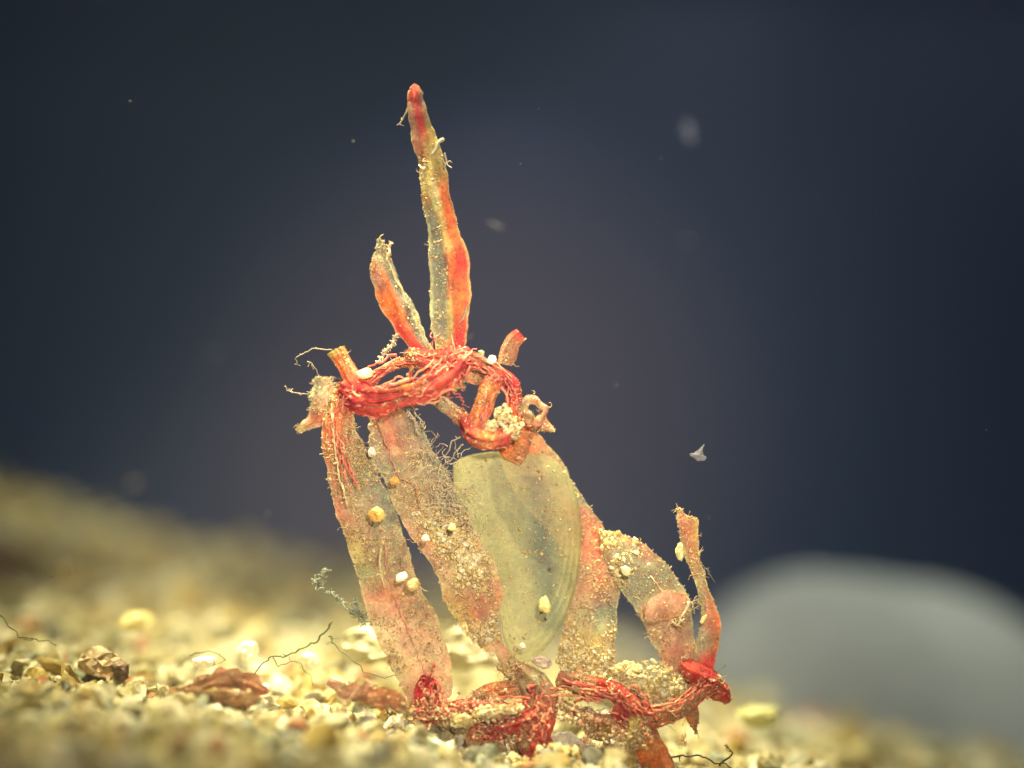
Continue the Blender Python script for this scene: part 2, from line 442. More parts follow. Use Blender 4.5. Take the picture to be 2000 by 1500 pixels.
def tube_arrays(pts, r0, r1, sides=6, n=None, wob=0.0, seed=0):
    pts = np.asarray(pts, float)
    ln = np.linalg.norm(np.diff(pts, axis=0), axis=1).sum()
    n = n or max(6, int(ln / max(0.05, r0 * 1.5)))
    C = catmull(pts, n)
    if wob:
        C = C + wob * np.array([[fbm((seed + i * 0.35, 0, 0), 3), fbm((0, seed + i * 0.35, 5), 3), fbm((3, 9, seed + i * 0.35), 3)] for i in range(n)])
    T = np.gradient(C, axis=0); T /= np.linalg.norm(T, axis=1, keepdims=True) + 1e-9
    up = np.array([0.13, 0.9, 0.31])
    V = []
    for i in range(n):
        a = np.cross(T[i], up); a /= np.linalg.norm(a) + 1e-9; b = np.cross(T[i], a)
        r = (r0 + (r1 - r0) * i / (n - 1)) * (1 + 0.35 * mn.noise((seed + i * 0.6, 1.1, 0)))
        for k in range(sides):
            th = 2 * math.pi * k / sides
            V.append(C[i] + r * (math.cos(th) * a + math.sin(th) * b))
    F = []
    for i in range(n - 1):
        for k in range(sides):
            k2 = (k + 1) % sides
            F.append((i * sides + k, i * sides + k2, (i + 1) * sides + k2, (i + 1) * sides + k))
    c0, c1 = len(V), len(V) + 1
    V += [C[0], C[-1]]
    e = (n - 1) * sides
    F3 = [(c0, (k + 1) % sides, k) for k in range(sides)] + [(c1, e + k, e + (k + 1) % sides) for k in range(sides)]
    F = [(a_, b_, c_) for (a_, b_, c_, d_) in F] + [(a_, c_, d_) for (a_, b_, c_, d_) in F] + F3
    return np.array(V), np.array(F)

def join(arrs):
    Vs, Fs, o = [], [], 0
    for V, F in arrs: Vs.append(V); Fs.append(F + o); o += len(V)
    return np.concatenate(Vs), np.concatenate(Fs)

def crumbs(parent, patch, n, smin, smax, seed, dens=None, mat=None, curls=0, sub=T1, subf=None, name='sediment', lift=0.5):
    curls = int(curls * .8); n = int(n * 1.4); rg = np.random.default_rng(seed); arrs = []
    sp = patch.sample(n, rg, dens)
    if sp:
        if name == 'sediment': smin *= .62; smax *= .6; lift = .25
        sz = smin * (smax / smin) ** (rg.random(len(sp)) ** 2.5)
        P = np.array([p + nn * s * lift for (p, nn), s in zip(sp, sz)])
        arrs.append(scatter(P, sz, sub, subf if subf is not None else ICO1[1], rg))
    if curls:
        for (p, nn) in patch.sample(curls, rg, dens):
            k = rg.integers(3, 6); pts = [p.copy()]; d = rg.normal(size=3) + nn * 0.5; d /= np.linalg.norm(d)
            st = rg.uniform(0.02, 0.055)
            for _ in range(k):
                d = d + rg.normal(size=3) * 0.8; d /= np.linalg.norm(d); d[1] *= 0.6
                pts.append(pts[-1] + d * st)
            pts = [q + nn * 0.02 for q in pts]
            arrs.append(tube_arrays(pts, rg.uniform(0.005, 0.010), 0.004, 4, n=k * 2))
    V, F = join(arrs)
    o = make_mesh(name, V, F, mat or M_silt, parent, smooth=False)
    o['kind'] = 'stuff'
    return o

def fuzz_edges(patch, parent, n, seed, ln=0.12, name='edge_fuzz'):
    n = int(n * .7); ln *= .6; rg = np.random.default_rng(seed); arrs = []
    for _ in range(n):
        j = rg.integers(1, patch.nv - 1); left = rg.random() < 0.5; i = 0 if left else patch.nu - 1; i2 = 1 if left else patch.nu - 2
        p = patch.P[j, i]; d = p - patch.P[j, i2]; d /= np.linalg.norm(d) + 1e-9
        pts = [p - d * 0.03]
        for _k in range(3):
            d = d + rg.normal(size=3) * 0.55; d /= np.linalg.norm(d)
            pts.append(pts[-1] + d * ln * rg.uniform(0.2, 0.6))
        arrs.append(tube_arrays(pts, rg.uniform(0.006, 0.013), 0.004, 4, n=6))
    V, F = join(arrs)
    o = make_mesh(name, V, F, M_thread, parent, smooth=False); o['kind'] = 'stuff'
    return o

def filament(pts, r, parent=None, name='filament', mat=None, branch=0, seed=0, wob=0.04, r1=None, blen=0.15):
    """pts: (px, py, depth)"""
    rg = np.random.default_rng(seed + 900)
    W3 = np.array([W(*p) for p in pts])
    arrs = [tube_arrays(W3, r, r1 if r1 is not None else r * 0.5, 6, wob=wob, seed=seed)]
    C = catmull(W3, 60)
    for _ in range(branch):
        p = C[rg.integers(2, 58)]; d = rg.normal(size=3); d /= np.linalg.norm(d); q = [p]
        for _k in range(3):
            d = d + rg.normal(size=3) * 0.6; d /= np.linalg.norm(d); q.append(q[-1] + d * blen * rg.uniform(0.2, 0.5))
        arrs.append(tube_arrays(q, r * 0.6, r * 0.3, 4, n=7))
    V, F = join(arrs)
    return make_mesh(name, V, F, mat or M_thread, parent)

def c3(a, b, c): return (a, b, c)

# ================================================================ RED SEAWEED
weed = empty('red_seaweed', W(1000, 1420, 0))
tag(weed, 'branching red seaweed with translucent brown blades rising from the sand', 'seaweed')

# --- tall spire blade: grey membrane on its left, orange fold on its right
rows = [
 ((806, 166), (814, 166), -0.1, c3((RED, .85), (RED, .9), (RED, .85))),
 ((800, 184), (824, 182), (-0.05, -0.18, -0.05), c3((RED, .85), (RED, .95), (PNK, .85))),
 ((800, 215), (830, 212), (-0.05, -0.18, -0.05), c3((PNK, .85), (RED, .95), (PNK, .85))),
 ((806, 255), (843, 250), (0, -0.15, 0), c3((PNK, .85), (RED, .9), (OCH, .8))),
 ((813, 300), (858, 290), (0, -0.14, 0), c3((RBR, .8), (OCH, .85), (OCH, .75)), .45),
 ((821, 340), (870, 330), (0, -0.16, 0.02), c3((CRM, .9), (OCH, .85), (OCH, .8)), .4),
 ((828, 385), (875, 375), (0.05, -0.16, 0.02), c3((OCH, .7), (CRM, .95), (ORG, .85)), .45),
 ((834, 430), (889, 425), (0.08, -0.18, 0.02), c3((GRY, .42), (OCH, .95), (ORG, .9)), .5),
 ((838, 475), (901, 470), (0.10, -0.18, 0.0), c3((GRY, .38), (OCH, .9), (ORG, .95)), .52),
 ((840, 515), (914, 512), (0.10, -0.20, 0.0), c3((GRY, .38), (ORG, .95), (RED, .95)), .55),
 ((842, 560), (917, 558), (0.10, -0.20, 0.0), c3((GRY, .38), (ORG, .9), (ORG, .95)), .48),
 ((843, 605), (915, 602), (0.10, -0.20, 0.0), c3((GRY, .38), (OCH, .9), (ORG, .95)), .5),
 ((846, 645), (914, 645), (0.08, -0.16, 0.0), c3((GRY, .42), (OCH, .9), (RED, .95)), .5),
 ((852, 680), (910, 685), (0.0, -0.10, 0.0), c3((OCH, .7), (RED, .95), (RED, .95)), .5),
 ((862, 702), (902, 706), (0.0, -0.05, 0.0), c3((RED, .95), (RED, .95), (RED, .95)), .5),
]
b = Patch(rows, thick=0.05, edge=0.02, crinkle=0.025, seed=1, step=0.03, fold=True)
blade = b.build('blade', M_clean, weed); tag(blade, 'tall spear shaped blade, red at the tip, with a grey window and an orange fold')
crumbs(blade, b, 260, 0.015, 0.055, 11, dens=lambda u, v: (1.0 if u < .55 and v > .28 else .15) * (1 if v > .25 else .1), curls=60)
fuzz_edges(b, blade, 60, 12, 0.07)
filament([(829, 292, -.15), (838, 330, -.2), (852, 385, -.22), (862, 430, -.22), (872, 478, -.22), (877, 530, -.22), (880, 600, -.22), (884, 690, -.18)], 0.028, blade, 'rib', M_ribpale, branch=26, seed=5, wob=0.03, r1=0.02, blen=0.1)
filament([(866, 272, -.1), (858, 276, -.15), (852, 290, -.18), (842, 300, -.2), (838, 312, -.2)], 0.045, blade, 'filament', M_thread, seed=6, wob=0.05, r1=0.03)
filament([(838, 318, -.2), (832, 326, -.2), (824, 330, -.2), (818, 322, -.15)], 0.045, blade, 'filament', M_silt, seed=7)
filament([(866, 300, -.1), (872, 318, -.12), (867, 330, -.12)], 0.03, blade, 'filament', M_thread, seed=8, branch=6)
filament([(800, 205, -.05), (792, 222, -.05), (785, 235, 0), (775, 245, 0)], 0.022, blade, 'filament', M_thread, seed=9, branch=3)
filament([(912, 600, -.1), (902, 625, -.12), (888, 638, -.12), (878, 660, -.12)], 0.022, blade, 'filament', M_thread, seed=10)

# --- small leaf left of the spire
rows = [
 ((736, 468), (748, 470), 0.2, c3((GRY, .8), (GRY, .8), (GRY, .8))),
 ((732, 490), (758, 492), 0.2, c3((GRY, .7), (BRN, .6), (GRY, .8))),
 ((726, 520), (762, 512), (0.2, 0.08, 0.25), c3((RBR, .8), (BRN, .7), (GRY, .7))),
 ((726, 548), (775, 545), (0.2, 0.02, 0.3), c3((PNK, .85), (ORG, .95), (GRY, .45)), .55),
 ((736, 580), (793, 578), (0.15, 0.0, 0.3), c3((ORG, .9), (ORG, .95), (GRY, .45)), .58),
 ((752, 612), (808, 605), (0.12, -0.02, 0.25), c3((ORG, .9), (ORG, .95), (GRY, .42)), .55),
 ((770, 640), (820, 632), (0.1, -0.02, 0.2), c3((RED, .9), (ORG, .95), (GRY, .42)), .45),
 ((792, 668), (832, 660), (0.05, -0.02, 0.1), c3((RED, .95), (RED, .95), (GRY, .45)), .4),
 ((825, 700), (845, 690), 0.0, c3((RED, .95), (RED, .95), (RBR, .8)), .5),
]
b = Patch(rows, thick=0.06, edge=0.04, crinkle=0.03, seed=2, step=0.03, fold=True)
blade = b.build('blade', M_clean, weed); tag(blade, 'small pointed leaf leaning left, orange with a dark edge')
crumbs(blade, b, 200, 0.014, 0.045, 21, dens=lambda u, v: 1 if (u > .6 or v < .3) else .25, curls=30)
fuzz_edges(b, blade, 60, 22, 0.06)
filament([(738, 467, .2), (744, 480, .15), (741, 500, .12), (733, 520, .1)], 0.03, blade, 'filament', M_thread, branch=10, seed=31)
filament([(763, 474, .2), (760, 490, .15), (756, 505, .15), (762, 520, .15), (778, 555, .2), (800, 600, .2), (822, 650, .1), (836, 684, 0)], 0.026, blade, 'rib', M_ribpale, branch=24, seed=32, blen=0.08, r1=0.02)

# --- red straps of the crown
def strap(pts, mat=M_red, name='stem', col=RED, colR=None, op=.97, thick=0.16, wr=0.10, seed=0, roll=0.08, label=None, parent=None, cr=200, edge=0.05, cend=None, curls=16, crinkle=0.05):
    """pts: (px, py, depth, width px, [colour])"""
    rows = []
    P = np.array([p[:2] for p in pts], float); T = np.gradient(P, axis=0); T /= np.linalg.norm(T, axis=1, keepdims=True)
    for k, p in enumerate(pts):
        c = p[4] if len(p) > 4 else col
        nx_, ny_ = -T[k][1], T[k][0]
        h = p[3] / 2
        rows.append(((p[0] - nx_ * h, p[1] - ny_ * h), (p[0] + nx_ * h, p[1] + ny_ * h), p[2], c3((c, op), (c, op), (colR or c, op))))
    b = Patch(rows, thick=thick, edge=edge, crinkle=crinkle, wrinkle=wr, roll=roll, seed=seed, step=0.035, nu=14)
    o = b.build(name, mat, parent or weed)
    if label: o['label'] = label
    if cr: crumbs(o, b, int(cr * (2.0 if name == 'runner' else .6)), 0.012, 0.06, seed + 300, curls=curls * (6 if name == 'runner' else 1))
    return b, o

strap([(915, 690, -.1, 30), (885, 705, -.2, 55), (850, 712, -.25, 60), (822, 700, -.15, 40), (800, 690, -.05, 26)], seed=40, thick=0.3, label='wrinkled red knot where the upper blades meet')
strap([(900, 705, -.3, 40, CRI), (872, 735, -.42, 62), (830, 760, -.45, 48), (780, 778, -.4, 44), (735, 788, -.35, 52), (700, 775, -.3, 66, CRI), (672, 758, -.2, 40)], seed=41, thick=0.26, wr=0.3, roll=0.08, crinkle=.1, label='thick red strap sweeping down to the left knot')
strap([(840, 752, -.5, 16, ORG), (790, 770, -.55, 14, RED), (740, 782, -.5, 16, CRI), (705, 778, -.45, 14)], seed=42, thick=0.14, cr=40)
strap([(850, 735, -.48, 14, CRI), (800, 755, -.55, 14, ORG), (755, 765, -.52, 12, RED), (712, 762, -.45, 14)], seed=43, thick=0.12, cr=40)
strap([(855, 700, -.1, 24), (820, 708, -.05, 20, ORG), (785, 708, 0, 18, ORG), (752, 722, 0, 18, RED), (722, 745, -.1, 26), (700, 765, -.2, 30)], seed=44, thick=0.16)
strap([(800, 700, -.1, 14, ORG), (806, 718, -.1, 12, ORG), (800, 738, -.15, 12, RED), (815, 752, -.2, 14)], seed=45, thick=0.12, cr=40)
strap([(656, 684, -.1, 38, OCH), (664, 700, -.12, 34, ORG), (678, 722, -.2, 34, ORG), (694, 750, -.25, 42, RED), (705, 775, -.25, 50, CRI)], seed=46, thick=0.18, label='short cut off red stub pointing up on the left')
# right hand strands
strap([(880, 700, -.2, 30, RED), (915, 698, -.22, 30, RED), (950, 712, -.2, 26, RBR), (980, 730, -.2, 26, RED), (1000, 752, -.2, 30, CRI), (1003, 780, -.2, 32, RED), (1000, 810, -.15, 40, ORG), (1012, 850, 0, 60, ORG)], seed=47, thick=0.2, wr=.14)
strap([(905, 715, 0, 40, RBR), (930, 730, 0.02, 46, RBR), (960, 738, 0, 40, DRK), (985, 748, -.1, 30, RED)], seed=48, op=.8, thick=0.1)
strap([(985, 712, .1, 30, RBR), (990, 690, .1, 34, RBR), (1000, 668, .1, 32, RBR), (1018, 652, .1, 26, RED)], seed=49, op=.85, thick=0.12, label='short brownish red stub pointing up on the right')
strap([(965, 740, -.35, 38, RED), (955, 765, -.4, 40, ORG), (943, 795, -.4, 38, ORG), (932, 825, -.35, 38, ORG), (930, 850, -.3, 40, RED)], seed=50, thick=0.2, wr=.12, label='upright red strap on the right of the crown')
strap([(914, 830, -.2, 36, RED), (925, 848, -.38, 46, RED), (950, 856, -.4, 48, ORG), (980, 852, -.35, 46, RED), (1000, 838, -.25, 40, ORG)], seed=51, thick=0.28, wr=.14, roll=.15)
strap([(838, 765, .05, 26, OCH), (860, 785, .0, 28, BRN), (890, 806, -.05, 26, RBR), (915, 828, -.1, 28, ORG)], seed=52, thick=0.12, op=.85)
strap([(975, 840, -.05, 50, ORG), (1000, 860, 0, 70, ORG), (1030, 872, .1, 80, RBR)], seed=53, thick=0.2, op=.9)
strap([(870, 745, -.3, 22, ORG), (885, 755, -.4, 24, ORG), (902, 742, -.3, 18, RED)], seed=54, thick=0.2, cr=60)

def fibres(path, n, spread, seed, label=None, name='strand', rr=(.010, .026), span=.45):
    rg = np.random.default_rng(seed); C = catmull(np.array(path, float), 60)
    for k, m in enumerate((M_ribred, M_ribora)):
        arrs = []
        for _ in range(n // 2):
            a = rg.uniform(0, 1 - span * .5); b_ = min(1, a + rg.uniform(.15, span)); ii = np.linspace(a * 59, b_ * 59, 7).astype(int)
            off = rg.normal(size=2) * spread
            pts = [W(C[i][0] + off[0] + rg.normal() * spread * .25, C[i][1] + off[1] + rg.normal() * spread * .25, C[i][2] - rg.uniform(-.02, .12)) for i in ii]
            arrs.append(tube_arrays(pts, rg.uniform(*rr), rr[0], 5, n=20, wob=.03, seed=float(rg.random() * 90)))
        V, F = join(arrs); o = make_mesh(name, V, F, m, weed); o['kind'] = 'stuff'
fibres([(905, 700, -.38), (872, 732, -.5), (830, 760, -.55), (780, 778, -.5), (735, 786, -.45), (690, 775, -.4)], 44, 14, 501, rr=(.014, .050))
fibres([(925, 692, -.25), (885, 700, -.38), (850, 708, -.42), (815, 700, -.25), (780, 706, -.1), (740, 728, -.1), (705, 755, -.3)], 22, 8, 502, rr=(.012, .038))
fibres([(880, 700, -.3), (920, 702, -.32), (955, 715, -.32), (985, 735, -.32), (1003, 765, -.32), (1005, 810, -.25), (1005, 850, -.1)], 20, 8, 503, rr=(.012, .036))
fibres([(965, 740, -.45), (952, 770, -.5), (942, 800, -.5), (930, 835, -.45), (950, 855, -.5), (985, 850, -.4)], 16, 9, 504, rr=(.012, .036))
fibres([(690, 750, -.4), (665, 790, -.4), (655, 840, -.35), (668, 900, -.4), (690, 960, -.4)], 18, 8, 505, rr=(.008, .018))
fibres([(850, 650, -.1), (865, 690, -.4), (880, 730, -.5), (905, 760, -.4)], 26, 14, 506, rr=(.008, .02))
fibres([(1060, 1340, -.35), (1120, 1340, -.4), (1180, 1355, -.45), (1235, 1380, -.45), (1265, 1420, -.5)], 24, 11, 507, rr=(.012, .036))
fibres([(1050, 1340, -.35), (1052, 1390, -.5), (1048, 1440, -.55), (1055, 1500, -.55)], 20, 14, 508, rr=(.012, .036))
fibres([(1030, 1390, -.4), (960, 1390, -.45), (900, 1385, -.45), (840, 1390, -.45), (805, 1395, -.4)], 26, 11, 509, rr=(.012, .032))
fibres([(1250, 1400, -.4), (1310, 1392, -.4), (1355, 1362, -.4), (1385, 1330, -.4), (1415, 1350, -.35)], 26, 8, 510, rr=(.008, .02))
fibres([(850, 1320, -.35), (836, 1350, -.45), (845, 1390, -.45)], 20, 12, 511)

# curled bud on the right of the crown
def bud(cx, cy, r, seed, y0=-0.1):
    rows = []
    for k in range(15):
        a = math.radians(200 - k * 30); rr = r * (1 - 0.058 * k) * (1 + .12 * math.sin(k * 2.3)); wpx = 24 - 0.8 * k
        x, y = cx + rr * math.cos(a), cy - rr * math.sin(a) * 0.95
        ox, oy = math.cos(a), -math.sin(a)
        col = [PNK, RBR, BRN][k % 3]
        rows.append(((x - ox * wpx / 2, y - oy * wpx / 2), (x + ox * wpx / 2, y + oy * wpx / 2), (y0 - 0.03 * k, y0 - 0.14 - 0.03 * k, y0 + 0.05 - 0.03 * k), c3((CRM, .8), (col, .9), (RBR, .9))))
    b = Patch(rows, thick=0.09, edge=0.05, crinkle=0.06, wrinkle=.06, seed=seed, step=0.035)
    o = b.build('bud', M_clean, weed)
    crumbs(o, b, 90, 0.012, 0.05, seed, curls=30)
    return o
bud(1042, 808, 34, 60)['label'] = 'curled brown and pink bud on the right of the crown'
strap([(1050, 825, 0, 40, PNK), (1062, 832, 0, 24, RBR), (1084, 842, 0, 6, CRM)], seed=61, mat=M_clean, op=.85, thick=0.1)
# drooping leaf at left
rows = [
 ((640, 745), (668, 765), 0.1, c3((BRN, .8), (RBR, .9), (RED, .95))),
 ((622, 762), (662, 790), (0.15, -.0, 0.05), c3((GRY, .75), (PNK, .9), (ORG, .95))),
 ((605, 790), (648, 818), (0.15, -.02, 0.05), c3((BRN, .8), (RBR, .95), (RED, .95))),
 ((592, 815), (628, 832), (0.15, .02, 0.1), c3((PNK, .8), (RBR, .9), (PNK, .9))),
 ((576, 838), (586, 845), 0.15, c3((CRM, .9), (CRM, .9), (CRM, .9))),
]
b = Patch(rows, thick=0.07, edge=0.06, crinkle=0.06, wrinkle=.08, seed=62, step=0.035)
lf = b.build('blade', M_clean, weed); lf['label'] = 'small drooping leaf with a pale tip on the left of the crown'
crumbs(lf, b, 130, 0.012, 0.04, 63, curls=30); fuzz_edges(b, lf, 50, 64, 0.09)
rows = [((618, 735), (655, 735), 0.3, c3((GRY, .5), (BRN, .7), (BRN, .7))), ((612, 765), (650, 770), (.3, .15, .2), c3((GRY, .5), (PNK, .7), (BRN, .8))), ((614, 790), (640, 800), .3, c3((GRY, .5), (BRN, .7), (BRN, .7)))]
b = Patch(rows, thick=0.07, edge=0.12, crinkle=0.12, seed=65, step=0.04)
lf = b.build('tuft', M_blade, weed); crumbs(lf, b, 90, 0.015, 0.05, 66, curls=60); fuzz_edges(b, lf, 90, 67, 0.16)

# --- left leg blade
rows = [
 ((664, 748), (690, 766), (-.15, -.25, -.25), c3((ORG, .9), (RED, .95), (RED, .95))),
 ((640, 782), (690, 800), (-.15, -.3, -.3), c3((OCH, .85), (ORG, .95), (RED, .95))),
 ((630, 830), (694, 838), (-.1, -.3, -.2), c3((ORG, .85), (ORG, .9), (BRN, .8)), .45),
 ((631, 875), (714, 872), (-.1, -.3, -.15), c3((ORG, .8), (RBR, .85), (BRN, .7)), .35),
 ((640, 920), (735, 915), (-.1, -.3, -.1), c3((RBR, .8), (BRN, .7), (GRY, .6)), .35),
 ((650, 970), (757, 962), (-.05, -.3, -.1), c3((RBR, .8), (BRN, .7), (GRY, .55)), .35),
 ((664, 1020), (776, 1010), (-.05, -.3, -.1), c3((RBR, .8), (BRN, .7), (GRY, .6)), .4),
 ((683, 1075), (793, 1060), (-.05, -.3, -.1), c3((OCH, .6), (BRN, .7), (BRN, .7)), .45),
 ((698, 1125), (808, 1112), (-.05, -.28, -.1), c3((OLV, .6), (BRN, .7), (BRN, .65)), .45),
 ((708, 1165), (828, 1158), (-.05, -.28, -.1), c3((PNK, .7), (RBR, .8), (BRN, .65)), .45),
 ((724, 1215), (850, 1200), (-.05, -.28, -.1), c3((BRN, .7), (PNK, .8), (BRN, .65)), .45),
 ((745, 1262), (866, 1245), (-.05, -.25, -.1), c3((BRN, .75), (PNK, .8), (PNK, .65)), .5),
 ((768, 1310), (882, 1300), (-.05, -.2, 0), c3((BRN, .75), (PNK, .8), (PNK, .65)), .5),
 ((790, 1352), (880, 1355), (0, -.1, 0), c3((PNK, .8), (RED, .85), (PNK, .8)), .5),
 ((805, 1390), (850, 1395), 0, c3((RED, .9), (RED, .95), (RED, .9)), .5),
]
b = Patch(rows, thick=0.10, edge=0.05, crinkle=0.07, seed=70, step=0.05)
leg = b.build('blade', M_blade, weed); leg['label'] = 'long brown speckled blade, leftmost of the lower ones'
crumbs(leg, b, 2300, 0.012, 0.06, 71, dens=lambda u, v: 1.0 if .1 < v < .5 else .45, curls=620)
fuzz_edges(b, leg, 150, 72, 0.07)
filament([(648, 790, -.3), (650, 830, -.38), (655, 880, -.38), (663, 930, -.38), (680, 990, -.4)], 0.03, leg, 'rib', M_ribpale, branch=12, seed=73, blen=.08, r1=.015)
filament([(752, 1060, -.30), (757, 1120, -.30), (775, 1180, -.30), (800, 1240, -.28), (820, 1290, -.25), (840, 1340, -.2)], 0.012, leg, 'rib', M_ribbrn, branch=30, seed=74, blen=.1)
filament([(745, 1070, -.42), (742, 1110, -.42), (752, 1150, -.42)], 0.018, leg, 'rib', M_ribpale, branch=12, seed=75, blen=.1)

# --- middle blade
rows = [
 ((722, 800), (780, 792), (.15, .0, .1), c3((RED, .9), (ORG, .9), (ORG, .8))),
 ((720, 830), (808, 820), (.15, -.05, .15), c3((BRN, .7), (RBR, .85), (GRY, .6)), .4),
 ((724, 870), (836, 862), (.15, -.1, .15), c3((GRY, .6), (RBR, .8), (GRY, .55)), .4),
 ((738, 915), (860, 905), (.12, -.12, .12), c3((GRY, .65), (BRN, .75), (GRY, .55)), .45),
 ((757, 955), (884, 945), (.1, -.15, .1), c3((BRN, .7), (BRN, .75), (GRY, .55)), .5),
 ((778, 1000), (902, 990), (.1, -.2, .0), c3((BRN, .7), (BRN, .75), (GRY, .65)), .5),
 ((802, 1045), (926, 1035), (.05, -.25, -.05), c3((PNK, .75), (OCH, .85), (BRN, .75)), .5),
 ((832, 1088), (952, 1080), (.05, -.3, -.05), c3((PNK, .8), (OCH, .85), (PNK, .75)), .5),
 ((858, 1130), (972, 1120), (.05, -.3, -.05), c3((BRN, .8), (BRN, .8), (PNK, .75)), .5),
 ((872, 1175), (979, 1165), (.05, -.3, -.05), c3((OCH, .75), (RBR, .9), (RBR, .8)), .5),
 ((893, 1215), (976, 1205), (.05, -.25, -.05), c3((OCH, .8), (RBR, .85), (BRN, .8)), .5),
 ((925, 1248), (972, 1235), (.05, -.15, 0), c3((OCH, .85), (PNK, .85), (BRN, .8)), .5),
 ((965, 1280), (990, 1265), (0, -.1, 0), c3((OCH, .9), (PNK, .9), (RBR, .9)), .5),
 ((1000, 1315), (1022, 1305), (0, -.1, 0), c3((RBR, .9), (RBR, .9), (RBR, .9)), .5),
]
b = Patch(rows, thick=0.10, edge=0.07, crinkle=0.08, seed=80, step=0.05)
mid = b.build('blade', M_blade, weed); mid['label'] = 'middle blade with a bright clump of yellow grains on it'
crumbs(mid, b, 2100, 0.012, 0.06, 81, dens=lambda u, v: 1.0 if v > .3 else .5, curls=750)
crumbs(mid, b, 1500, 0.014, 0.065, 82, dens=lambda u, v: math.exp(-((v - .53) / .085) ** 2 - ((u - .55) / .3) ** 2), sub=T1, name='grain_clump', mat=M_bright)
crumbs(mid, b, 150, 0.02, 0.08, 85, dens=lambda u, v: math.exp(-((v - .87) / .07) ** 2), name='grain_clump', mat=M_bright)
fuzz_edges(b, mid, 240, 83, 0.10)
filament([(735, 815, .0), (748, 850, -.1), (765, 895, -.12), (780, 930, -.15), (812, 950, -.2), (820, 990, -.25)], 0.016, mid, 'rib', M_ribbrn, seed=84, branch=10, blen=.08)

# --- right leg blade (behind the shell)
rows = [
 ((975, 850), (1050, 845), (.3, .2, .2), c3((ORG, .9), (ORG, .9), (RBR, .85))),
 ((972, 882), (1082, 882), (.5, .4, .3), c3((RBR, .8), (ORG, .85), (BRN, .75))),
 ((990, 930), (1112, 925), (.6, .45, .35), c3((BRN, .7), (RBR, .8), (GRY, .55)), .6),
 ((1020, 980), (1142, 975), (.6, .4, .3), c3((BRN, .6), (RBR, .75), (GRY, .5)), .7),
 ((1060, 1025), (1170, 1015), (.6, .3, .2), c3((BRN, .6), (RBR, .8), (RBR, .7)), .7),
 ((1095, 1065), (1192, 1055), (.5, .2, .1), c3((RBR, .7), (RBR, .85), (ORG, .8)), .6),
 ((1115, 1110), (1204, 1100), (.4, .15, .05), c3((BRN, .75), (RBR, .85), (PNK, .75)), .6),
 ((1118, 1155), (1210, 1148), (.35, .1, .05), c3((BRN, .75), (RBR, .75), (BRN, .65)), .6),
 ((1108, 1205), (1208, 1198), (.3, .1, .05), c3((BRN, .7), (GRY, .65), (GRY, .6)), .5),
 ((1095, 1250), (1202, 1248), (.2, 0, .05), c3((OCH, .75), (OCH, .8), (BRN, .7)), .5),
 ((1090, 1290), (1197, 1295), (.1, -.05, .05), c3((OCH, .85), (OCH, .9), (BRN, .75)), .5),
 ((1105, 1330), (1190, 1335), (0, -.1, .0), c3((RBR, .9), (RED, .9), (RED, .9)), .5),
]
b = Patch(rows, thick=0.10, edge=0.05, crinkle=0.07, seed=90, step=0.05)
rl = b.build('blade', M_blade, weed); rl['label'] = 'brown blade running down the right side of the green shell'
crumbs(rl, b, 1500, 0.012, 0.06, 91, dens=lambda u, v: .35 if v < .5 else 1.0, curls=420)
crumbs(rl, b, 1100, 0.014, 0.055, 92, dens=lambda u, v: math.exp(-((v - .9) / .09) ** 2), sub=T1, name='grain_clump', mat=M_bright)
fuzz_edges(b, rl, 130, 93, 0.08)

# --- branch blade on the right
rows = [
 ((1178, 1085), (1168, 1032), (0, -.05, .1), c3((OCH, .8), (OCH, .8), (OCH, .8))),
 ((1196, 1118), (1212, 1044), (0, -.1, .1), c3((GRY, .7), (GRY, .6), (OCH, .7))),
 ((1210, 1148), (1250, 1062), (.0, -.12, .1), c3((GRY, .6), (GRY, .5), (RBR, .75))),
 ((1232, 1178), (1288, 1090), (.0, -.15, .1), c3((GRY, .6), (GRY, .5), (BRN, .7))),
 ((1252, 1208), (1320, 1122), (.0, -.15, .1), c3((BRN, .65), (BRN, .6), (GRY, .6))),
 ((1268, 1240), (1342, 1160), (.0, -.15, .1), c3((BRN, .7), (PNK, .8), (BRN, .6))),
 ((1282, 1270), (1350, 1205), (.0, -.12, .1), c3((BRN, .75), (PNK, .8), (BRN, .6))),
 ((1296, 1298), (1356, 1250), (.0, -.1, .1), c3((RBR, .75), (RBR, .75), (BRN, .7))),
 ((1318, 1325), (1368, 1290), (.0, -.1, .05), c3((RBR, .85), (RBR, .85), (RBR, .8))),
 ((1345, 1345), (1385, 1315), (.0, -.1, .0), c3((RED, .9), (RED, .95), (RED, .9))),
]
b = Patch(rows, thick=0.08, edge=0.04, crinkle=0.06, seed=100, step=0.05)
rb = b.build('blade', M_clean, weed); rb['label'] = 'grey arching branch blade with a pinkish patch on the right'
crumbs(rb, b, 900, 0.012, 0.045, 101, dens=lambda u, v: 1.0 if u < .6 else .4, curls=260)
crumbs(rb, b, 240, 0.015, 0.07, 102, dens=lambda u, v: math.exp(-((v - .12) / .1) ** 2), sub=T1, name='grain_clump', mat=M_bright)
fuzz_edges(b, rb, 150, 103, 0.10)
filament([(1270, 1125, -.15), (1285, 1142, -.18), (1298, 1160, -.18)], 0.014, rb, 'rib', M_ribpale, seed=104)
